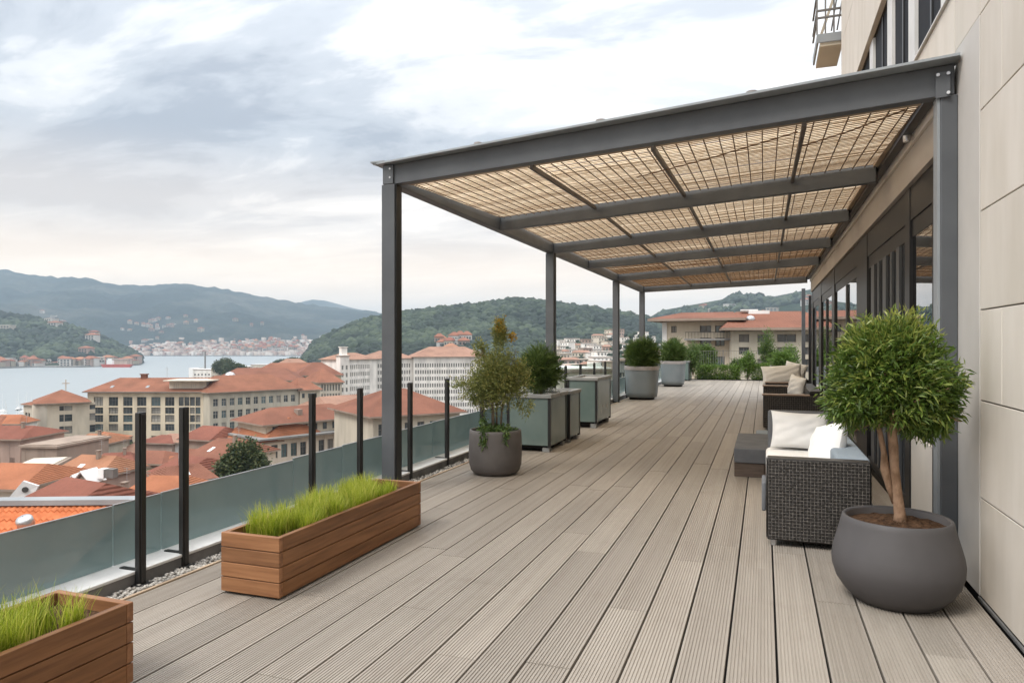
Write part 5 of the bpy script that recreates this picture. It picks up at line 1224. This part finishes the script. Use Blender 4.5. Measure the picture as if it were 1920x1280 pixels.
V, T, R = merge(*[q[:3] for q in (A_, B_, C_, D_, E_, G_, H_)]); link('crown', np_mesh('crown', V, T, M['leaf_olive'], R), root)
Y1 = foliage(tp(.06, 1.72), (.10, .1, .13), 26, 10, .02, .04, .012, .02, .1, .5, .4, .3, .4); Y2 = foliage(tp(.20, 1.58), (.05, .05, .07), 14, 9, .02, .04, .012, .02, .1, .5, .3, .3, .4); Y3 = foliage(tp(.27, 1.25), (.05, .05, .06), 9, 8, .02, .035, .012, .02, .1, .5, .3, .3, .4)
V, T, R = merge(Y1[:3], Y2[:3], Y3[:3]); link('blossom', np_mesh('blossom', V, T, M['leaf_yellow'], R), root)
U1 = foliage((0, 0, .50), (.25, .25, .06), 90, 12, .03, .055, .012, .02, .2, .6, .3, .25, .3); U2 = foliage(tp(-.12, .46, -.27), (.05, .03, .16), 26, 12, .03, .05, .012, .02, .1, .4, -.6, .3, .3); U3 = foliage(tp(.10, .47, -.27), (.06, .03, .10), 16, 10, .03, .05, .012, .02, .1, .4, -.6, .3, .3); U4 = foliage(tp(-.14, .60), (.05, .05, .10), 12, 9, .03, .05, .01, .02, .1, .4, .6, .3, .3)
V, T, R = merge(U1[:3], U2[:3], U3[:3], U4[:3]); link('trailing_plant', np_mesh('trailing_plant', V, T, M['leaf_trail'], R), root)

# ------------------------------------------------------------------ green panel planters and pots along the railing
def panel_planter(x0, x1, y0, y1, h, label, legs=.09):
    cx, cy_ = (x0 + x1) / 2, (y0 + y1) / 2; root = empty('panel_planter', (cx, cy_, 0), 0, label, 'planter', 'green panel planters'); W, D = (x1 - x0) / 2, (y1 - y0) / 2
    for sx in (-1, 1):
        mb = MB(); mb.box(*sorted((sx * W, sx * (W - .015))), -D + .035, D - .035, legs, h - .055); mb.build('side_panel', M['green_panel'], root)
        for sy in (-1, 1):
            mb = MB(); mb.box(*sorted((sx * (W + .006), sx * (W - .034))), *sorted((sy * (D + .006), sy * (D - .034))), legs - .03, h - .052); mb.build('corner_post', M['black'], root)
            mb = MB(); mb.box(*sorted((sx * (W - .02), sx * (W - .12))), *sorted((sy * (D - .02), sy * (D - .12))), 0, legs - .031); mb.build('foot', M['planter_cap'], root)
    for sy in (-1, 1):
        mb = MB(); mb.box(-W + .035, W - .035, *sorted((sy * D, sy * (D - .015))), legs, h - .055); mb.build('side_panel', M['green_panel'], root)
    mb = MB(); mb.box(-W + .07, W - .07, -D + .07, D - .07, .03, legs + .02); mb.build('plinth', M['under'], root)
    mb = MB(); o = .022
    mb.box(-W - o, W + o, -D - o, -D + .05, h - .051, h); mb.box(-W - o, W + o, D - .05, D + o, h - .051, h); mb.box(-W - o, -W + .05, -D + .0505, D - .0505, h - .051, h); mb.box(W - .05, W + o, -D + .0505, D - .0505, h - .051, h)
    bevel(mb.build('rim', M['planter_cap'], root), .004)
    mb = MB(); mb.box(-W + .051, W - .051, -D + .051, D - .051, h - .16, h - .035); mb.build('soil', M['planter_light'], root)
    return root
pA = panel_planter(-3.42, -2.785, 9.36, 10.2, .80, 'green glass panel planter holding the dark spiky bush')
pB = panel_planter(-3.40, -2.765, 10.32, 10.95, .79, 'empty green panel planter close behind the one with the bush')
pC = panel_planter(-3.34, -2.80, 12.32, 13.5, .90, 'taller empty green panel planter beside the railing', .11)
pD = panel_planter(-3.2, -2.85, 29.4, 30.3, .82, 'pale bluish end planter at the far left of the hedge', .05)
def spiky(root, c, rad, n, per, l, w_, m='leaf_bush', nm='foliage', up=.75):
    A = foliage(c, rad, n, per, l * .6, l * 1.2, w_ * .7, w_ * 1.2, .15, .85, up, .14, .5)
    tag(link(nm, np_mesh(nm, A[0], A[1], M[m], A[2]), root))
bs = empty('spiky_bush', (-3.06, 9.72, .70), 0, 'dense dark green spiky bush in the front green panel planter', 'bush')
spiky(bs, (0, 0, .42), (.32, .32, .36), 520, 16, .15, .0075)
mb = MB(); [mb.tube([(random.uniform(-.05, .05), random.uniform(-.05, .05), .05), (random.uniform(-.2, .2), random.uniform(-.2, .2), .55)], [.01, .003], 6) for _ in range(10)]; mb.build('stem', M['twig'], bs)
def round_pot(x, y, r, h, label, blab):
    root = empty('round_pot', (x, y, 0), 0, label, 'pot', 'bluish round pots')
    mb = MB(); mb.lathe([(r * .80, .06), (r * .86, .07), (r * .90, .2), (r * .965, h - .13), (r * .97, h - .10)], 48, 0, 0, 0, 3); mb.build('body', M['pot_blue'], root, True)
    mb = MB(); mb.lathe([(r * .975, h - .10), (r * 1.0, h - .098), (r * 1.0, h - .004), (r * .99, h), (r * .9, h), (r * .89, h - .1)], 48, 0, 0, 0, 3, False); mb.build('rim', M['pot_rim'], root, False)
    mb = MB(); mb.lathe([(r * .72, .0), (r * .72, .062)], 40, 0, 0, 0, 3); mb.build('plinth', M['under'], root)
    mb = MB(); mb.lathe([(r * .89, h - .09), (.02, h - .06)], 40, 0, 0, 0, 3, False); mb.build('soil', M['soil'], root)
    b = empty('spiky_bush', (x, y, h - .08), 0, blab, 'bush'); spiky(b, (0, 0, .36), (r * .98, r * .98, .48), 520, 16, .22, .013)
    mb = MB(); [mb.tube([(random.uniform(-.05, .05), random.uniform(-.05, .05), .0), (random.uniform(-.3, .3), random.uniform(-.3, .3), .6)], [.014, .004], 6) for _ in range(10)]; mb.build('stem', M['twig'], b)
round_pot(-3.14, 19.35, .46, .90, 'bluish round pot just right of the third pergola post', 'rounded grassy bush in the pot right of the third pergola post')
round_pot(-3.05, 25.6, .44, .90, 'farthest bluish round pot, next to the hedge', 'spreading grassy bush in the farthest round pot')

# far end: hedges, shrubs, mesh fence, box
def hedge(x0, x1, y0, y1, z0, h, label, n):
    root = empty('hedge', ((x0 + x1) / 2, (y0 + y1) / 2, z0), 0, label, 'hedge'); W, D = (x1 - x0) / 2, (y1 - y0) / 2
    P = np.stack([RNG.uniform(-W, W, n), RNG.uniform(-D, D, n), RNG.uniform(.0, h, n)], 1)
    P[:n // 2, 1] = -D + RNG.normal(0, .03, n // 2); P[n // 2:n * 3 // 4, 2] = h + RNG.normal(0, .05, n // 4 + (n * 3 // 4 - n // 2 - n // 4))
    D_ = unit(RNG.normal(size=(n, 3)) * .6 + np.array([0, -.5, .6])); V, T = leaves(P, D_, RNG.uniform(.05, .11, n), RNG.uniform(.02, .035, n))
    link('leaves', np_mesh('leaves', V, T, M['hedge'], np.repeat(RNG.uniform(0, 1, n), 2)), root)
    mb = MB(); mb.box(-W + .06, W - .06, -D + .08, D - .05, -.1, .1); mb.build('trough', M['black'], root); return root
hedge(-2.75, -.92, 30.75, 31.3, 0, .55, 'clipped bright green hedge across the far end of the deck', 5200)
hedge(-.5, .25, 30.7, 31.2, 0, .62, 'short green hedge right of the fence gap at the far end', 2400)
def shrub(x, y, z, r, h, label, n=200, m='hedge', name='shrub', l=.09):
    root = empty(name, (x, y, z), 0, label, 'shrub'); A = foliage((0, 0, h * .55), (r, r, h * .5), n, 14, l * .6, l * 1.2, l * .25, l * .4, .2, .6, .5, .2, .4)
    link('foliage', np_mesh('foliage', A[0], A[1], M[m], A[2]), root); mb = MB()
    for k in range(4): mb.tube([(0, 0, 0), (random.uniform(-r, r) * .5, random.uniform(-r, r) * .5, h * .7)], [.02, .006], 6)
    mb.build('stem', M['twig'], root)
shrub(-.62, 30.9, 0, .36, 1.2, 'upright green shrub at the right end of the fence gap')
shrub(.15, 31.4, 0, .42, 2.1, 'tall slim grey green shrub behind the far blue grey pot', 220, 'leaf_trail')
shrub(1.0, 31.0, .0, .45, 1.5, 'rounded shrub right of the far blue grey pot', 220)
shrub(-2.75, 29.9, .2, .45, 1.35, 'bushy yellow green shrub beside the farthest round pot', 240, 'leaf_trail')
shrub(-1.1, 31.5, 0, .30, 1.0, 'thin airy shrub behind the hedge end', 90, 'leaf_trail')
fp = empty('far_planter', (.62, 28.9, 0), 0, 'blue grey square pot with a round bush at the far right', 'planter')
mb = MB(); mb.lathe([(.34, .0), (.36, .3), (.40, .62), (.40, .66), (.36, .66)], 32, 0, 0, 0, 8); mb.build('body', M['pot_blue'], fp); mb = MB(); mb.lathe([(.36, .6), (.02, .62)], 32, 0, 0, 0, 8, False); mb.build('soil', M['soil'], fp)
fb = empty('round_bush', (.62, 28.9, .6), 0, 'round green bush growing in the far blue grey pot', 'bush'); spiky(fb, (0, 0, .32), (.48, .48, .40), 320, 14, .1, .02, 'hedge', 'foliage', .4)
mb = MB(); mb.tube([(0, 0, 0), (.02, 0, .4)], [.02, .01], 6); mb.build('stem', M['twig'], fb)
fen = empty('wire_fence', (-3.6, 31.45, 0), 0, 'thin dark wire fence closing the far end of the terrace', 'fence')
for i in range(6):
    mb = MB(); mb.box(i * .98 - .02, i * .98 + .02, -.02, .02, 0, 1.25); mb.build('post', M['frame_dark'], fen)
mb = MB()
for i in range(48): mb.box(i * .1 + .05, i * .1 + .058, -.004, .004, .05, 1.2)
tag(mb.build('wires', M['galv'], fen), kind='stuff')
for z in (.1, .6, 1.2):
    mb = MB(); mb.box(0, 4.9, -.012, -.0045, z, z + .015); mb.build('rail', M['frame_dark'], fen)
eg = MB(); eg.box(-3.5, 1.18, 30.61, 30.66, -.1, .03); tag(eg.build('deck_end_trim', M['black']), kind='structure')

# ------------------------------------------------------------------ seating
def weave(mb, o, a, upv, nv, W, H, cw, m=0, m2=1):
    """woven strands on a panel: o corner, a along, upv up, nv outward"""
    nx, nz = max(4, round(W / cw)), max(4, round(H / cw)); sx, sz = W / nx, H / nz
    def P(x, z, d): return o + a * x + upv * z + nv * d
    for j in range(nz):                     # horizontal flat strands, over and under
        zc0 = (j + .5) * sz; h = sz * .40; vs = []; fs = []
        for i in range(nx * 2 + 1):
            x = i * sx / 2; ph = ((i // 2) + j) % 2; d = (.0065 if (i % 2 == 1) == (True) and ph else .001) if i % 2 else .0035
            vs += [P(x, zc0 - h, d), P(x, zc0 + h, d)]
        for i in range(nx * 2): fs.append((2 * i, 2 * i + 2, 2 * i + 3, 2 * i + 1))
        mb.add(vs, fs, m)
    for i in range(nx):
        xc = (i + .5) * sx; h = sx * .38; vs = []; fs = []
        for j in range(nz * 2 + 1):
            z = j * sz / 2; ph = (i + (j // 2)) % 2; d = (.0065 if not ph else .001) if j % 2 else .0036
            vs += [P(xc - h, z, d), P(xc + h, z, d)]
        for j in range(nz * 2): fs.append((2 * j, 2 * j + 1, 2 * j + 3, 2 * j + 2))
        mb.add(vs, fs, m)
    for i in range(nx + 1):                 # pale strips painted in as highlights at the gaps
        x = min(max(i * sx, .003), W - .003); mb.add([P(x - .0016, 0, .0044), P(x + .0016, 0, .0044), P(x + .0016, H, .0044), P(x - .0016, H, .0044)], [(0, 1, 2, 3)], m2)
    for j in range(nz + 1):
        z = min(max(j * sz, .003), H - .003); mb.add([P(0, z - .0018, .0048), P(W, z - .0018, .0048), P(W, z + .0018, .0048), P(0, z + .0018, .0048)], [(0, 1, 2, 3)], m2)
def wicker_box(root, name, x0, x1, y0, y1, z0, z1, cw, sides='xXyY'):
    mb = MB(); mb.box(x0 + .004, x1 - .004, y0 + .004, y1 - .004, z0, z1); o = bevel(mb.build(name, M['wicker'], root), .012, 3)
    wv = MB(); X, Y, Z = Vector((1, 0, 0)), Vector((0, 1, 0)), Vector((0, 0, 1)); e = .012
    if 'y' in sides: weave(wv, Vector((x0 + e, y0 + .0045, z0 + e)), X, Z, -Y, x1 - x0 - 2 * e, z1 - z0 - 2 * e, cw)
    if 'Y' in sides: weave(wv, Vector((x1 - e, y1 - .0045, z0 + e)), -X, Z, Y, x1 - x0 - 2 * e, z1 - z0 - 2 * e, cw)
    if 'x' in sides: weave(wv, Vector((x0 + .0045, y1 - e, z0 + e)), -Y, Z, -X, y1 - y0 - 2 * e, z1 - z0 - 2 * e, cw)
    if 'X' in sides: weave(wv, Vector((x1 - .0045, y0 + e, z0 + e)), Y, Z, X, y1 - y0 - 2 * e, z1 - z0 - 2 * e, cw)
    if 'T' in sides: weave(wv, Vector((x0 + e, y0 + e, z1 - .0005)), X, Y, Z, x1 - x0 - 2 * e, y1 - y0 - 2 * e, cw)
    tag(wv.build('weave', [M['wicker'], M['wicker_glint']], o), kind='stuff'); return o
def pad(root, name, x0, x1, y0, y1, z0, z1, m, b=.03):
    mb = MB(); mb.box(x0, x1, y0, y1, z0, z1); o = bevel(mb.build(name, m, root), b, 4)
    for p in o.data.polygons: p.use_smooth = True
    return o
def pillow(W, H, th, m, loc, rot, label, seed, plump=1.0):
    n = 26; vs = []; fs = []
    for s in (1, -1):
        for i in range(n + 1):
            for j in range(n + 1):
                a, b = 2 * i / n - 1, 2 * j / n - 1
                e = (max(0, (1 - abs(a) ** 2.6)) * max(0, (1 - abs(b) ** 2.6))) ** .42
                pin = 1 - .07 * (1 - a * a) * abs(b) ** 3 - 0; pin2 = 1 - .07 * (1 - b * b) * abs(a) ** 3
                wr = .010 * mn.noise(Vector((a * 2.2 + seed, b * 3.0, seed))) + .008 * math.sin((a * 1.3 - b * 2.2 + seed) * 5 + 2 * mn.noise(Vector((a * 2, b * 2, seed)))) * (abs(a) * .4 + .35)
                vs.append((a * W / 2 * pin2, s * (th / 2 * e * plump + wr * e), b * H / 2 * pin))
    k = (n + 1) ** 2
    for s in range(2):
        for i in range(n):
            for j in range(n):
                o = s * k + i * (n + 1) + j; q = (o, o + n + 1, o + n + 2, o + 1); fs.append(q if s else q[::-1])
    mb = MB(); mb.add(vs, fs); o = mb.build('cushion', m, None, True, loc); o.rotation_euler = rot
    tag(o, label, 'cushion', 'white scatter cushions'); return o
# near sofa
sf = empty('sofa', (.36, 6.7, 0), 0, 'dark wicker corner sofa nearest the camera with white seat pad', 'sofa', 'wicker sofas')
x0, y0 = .02 - .36, 5.58 - 6.7; x1 = .705 - .36; y1 = 7.78 - 6.7
wicker_box(sf, 'arm', x0, x1 + .02, y0, y0 + .14, .045, .655, .0245, 'xyYX')
wicker_box(sf, 'back', x1 - .10, x1 + .018, y0 + .142, y1 - .12, .045, .60, .026, 'xX')
wicker_box(sf, 'seat_base', x0 + .005, x1 - .102, y0 + .142, y1 - .12, .06, .30, .026, 'x')
pad(sf, 'seat_pad', x0 + .0, x1 - .105, y0 + .145, y1 - .125, .305, .455, M['white_fabric'], .045)
pad(sf, 'skirt_pad', x0 - .035, x0 - .002, y0 + .16, y0 + .5, .22, .44, M['grey_fabric'], .012)
pad(sf, 'back_pad', x1 - .20, x1 + .03, y0 + .145, y1 - .10, .46, .665, M['blue_fabric'], .03)
pad(sf, 'end_back', x0 + .02, x1 - .04, y1 - .115, y1 + .03, .30, .82, M['grey_fabric'], .03)
for (lx, ly) in ((x0 + .05, y0 + .05), (x1 - .03, y0 + .05), (x0 + .05, y1 - .1), (x1 - .03, y1 - .1)):
    mb = MB(); mb.tube([(lx, ly, 0), (lx, ly, .046)], [.022, .026], 14); mb.build('leg', M['galv'], sf)
pillow(.54, .37, .17, M['white_fabric'], (.335, 7.52, .645), (math.radians(-14), math.radians(2), math.radians(2)), 'large white cushion leaning against the end of the near sofa', 1.3)
pillow(.50, .40, .19, M['white_fabric'], (.50, 6.45, .64), (math.radians(-16), math.radians(-12), math.radians(-70)), 'white cushion slumped against the back of the near sofa', 4.7)
# low ottoman
ot = empty('ottoman', (.2, 9.1, 0), 0, 'low grey ottoman on a dark wooden base beside the near sofa', 'ottoman')
pad(ot, 'cushion_top', -.52, .45, -.72, .75, .155, .32, M['grey_fabric'], .014)
for i in range(3):
    mb = MB(); mb.box(-.515 + i * .325, -.515 + i * .325 + .318, -.70, .72, .0, .152); mb.build('base_board', M['otto_base'], ot)
pad(ot, 'inner_pad', -.30, .40, .78, 1.35, .16, .30, M['blue_fabric'], .014)
# second sofa
s2 = empty('sofa', (.45, 14.6, 0), 0, 'second dark wicker sofa with wooden arm tops behind the ottoman', 'sofa', 'wicker sofas')
def sofa2(root, L_, h):
    wicker_box(root, 'arm', -.46, .50, -L_ / 2, -L_ / 2 + .2, .04, h, .036, 'xyX')
    wicker_box(root, 'arm', -.46, .50, L_ / 2 - .2, L_ / 2, .04, h, .036, 'xyX')
    for s in (-1, 1):
        mb = MB(); y = s * (L_ / 2 - .1); mb.box(-.475, .3, y - .115, y + .115, h + .001, h + .026); bevel(mb.build('arm_top', M['arm_wood'], root), .005)
    wicker_box(root, 'back', .30, .50, -L_ / 2 + .202, L_ / 2 - .202, .04, h + .08, .036, 'x')
    wicker_box(root, 'seat_base', -.45, .298, -L_ / 2 + .202, L_ / 2 - .202, .05, .26, .036, 'x')
    pad(root, 'seat_pad', -.46, .29, -L_ / 2 + .205, L_ / 2 - .205, .265, .42, M['grey_fabric'], .03)
sofa2(s2, 3.0, .60)
pillow(.50, .42, .18, M['white_fabric'], (.62, 15.1, .66), (math.radians(-8), math.radians(8), math.radians(-60)), 'white cushion standing on the second sofa', 8.1)
s3 = empty('sofa', (.5, 19.0, 0), 0, 'farthest wicker sofa heaped with white cushions', 'sofa', 'wicker sofas')
sofa2(s3, 2.6, .58)
pillow(.95, .50, .24, M['white_fabric'], (.42, 18.6, .74), (math.radians(-20), math.radians(-4), math.radians(4)), 'long white cushion lying on the farthest sofa', 2.2)
pillow(.60, .46, .20, M['white_fabric'], (.75, 19.4, .80), (math.radians(-14), math.radians(10), math.radians(-30)), 'white cushion at the back of the farthest sofa', 6.6)
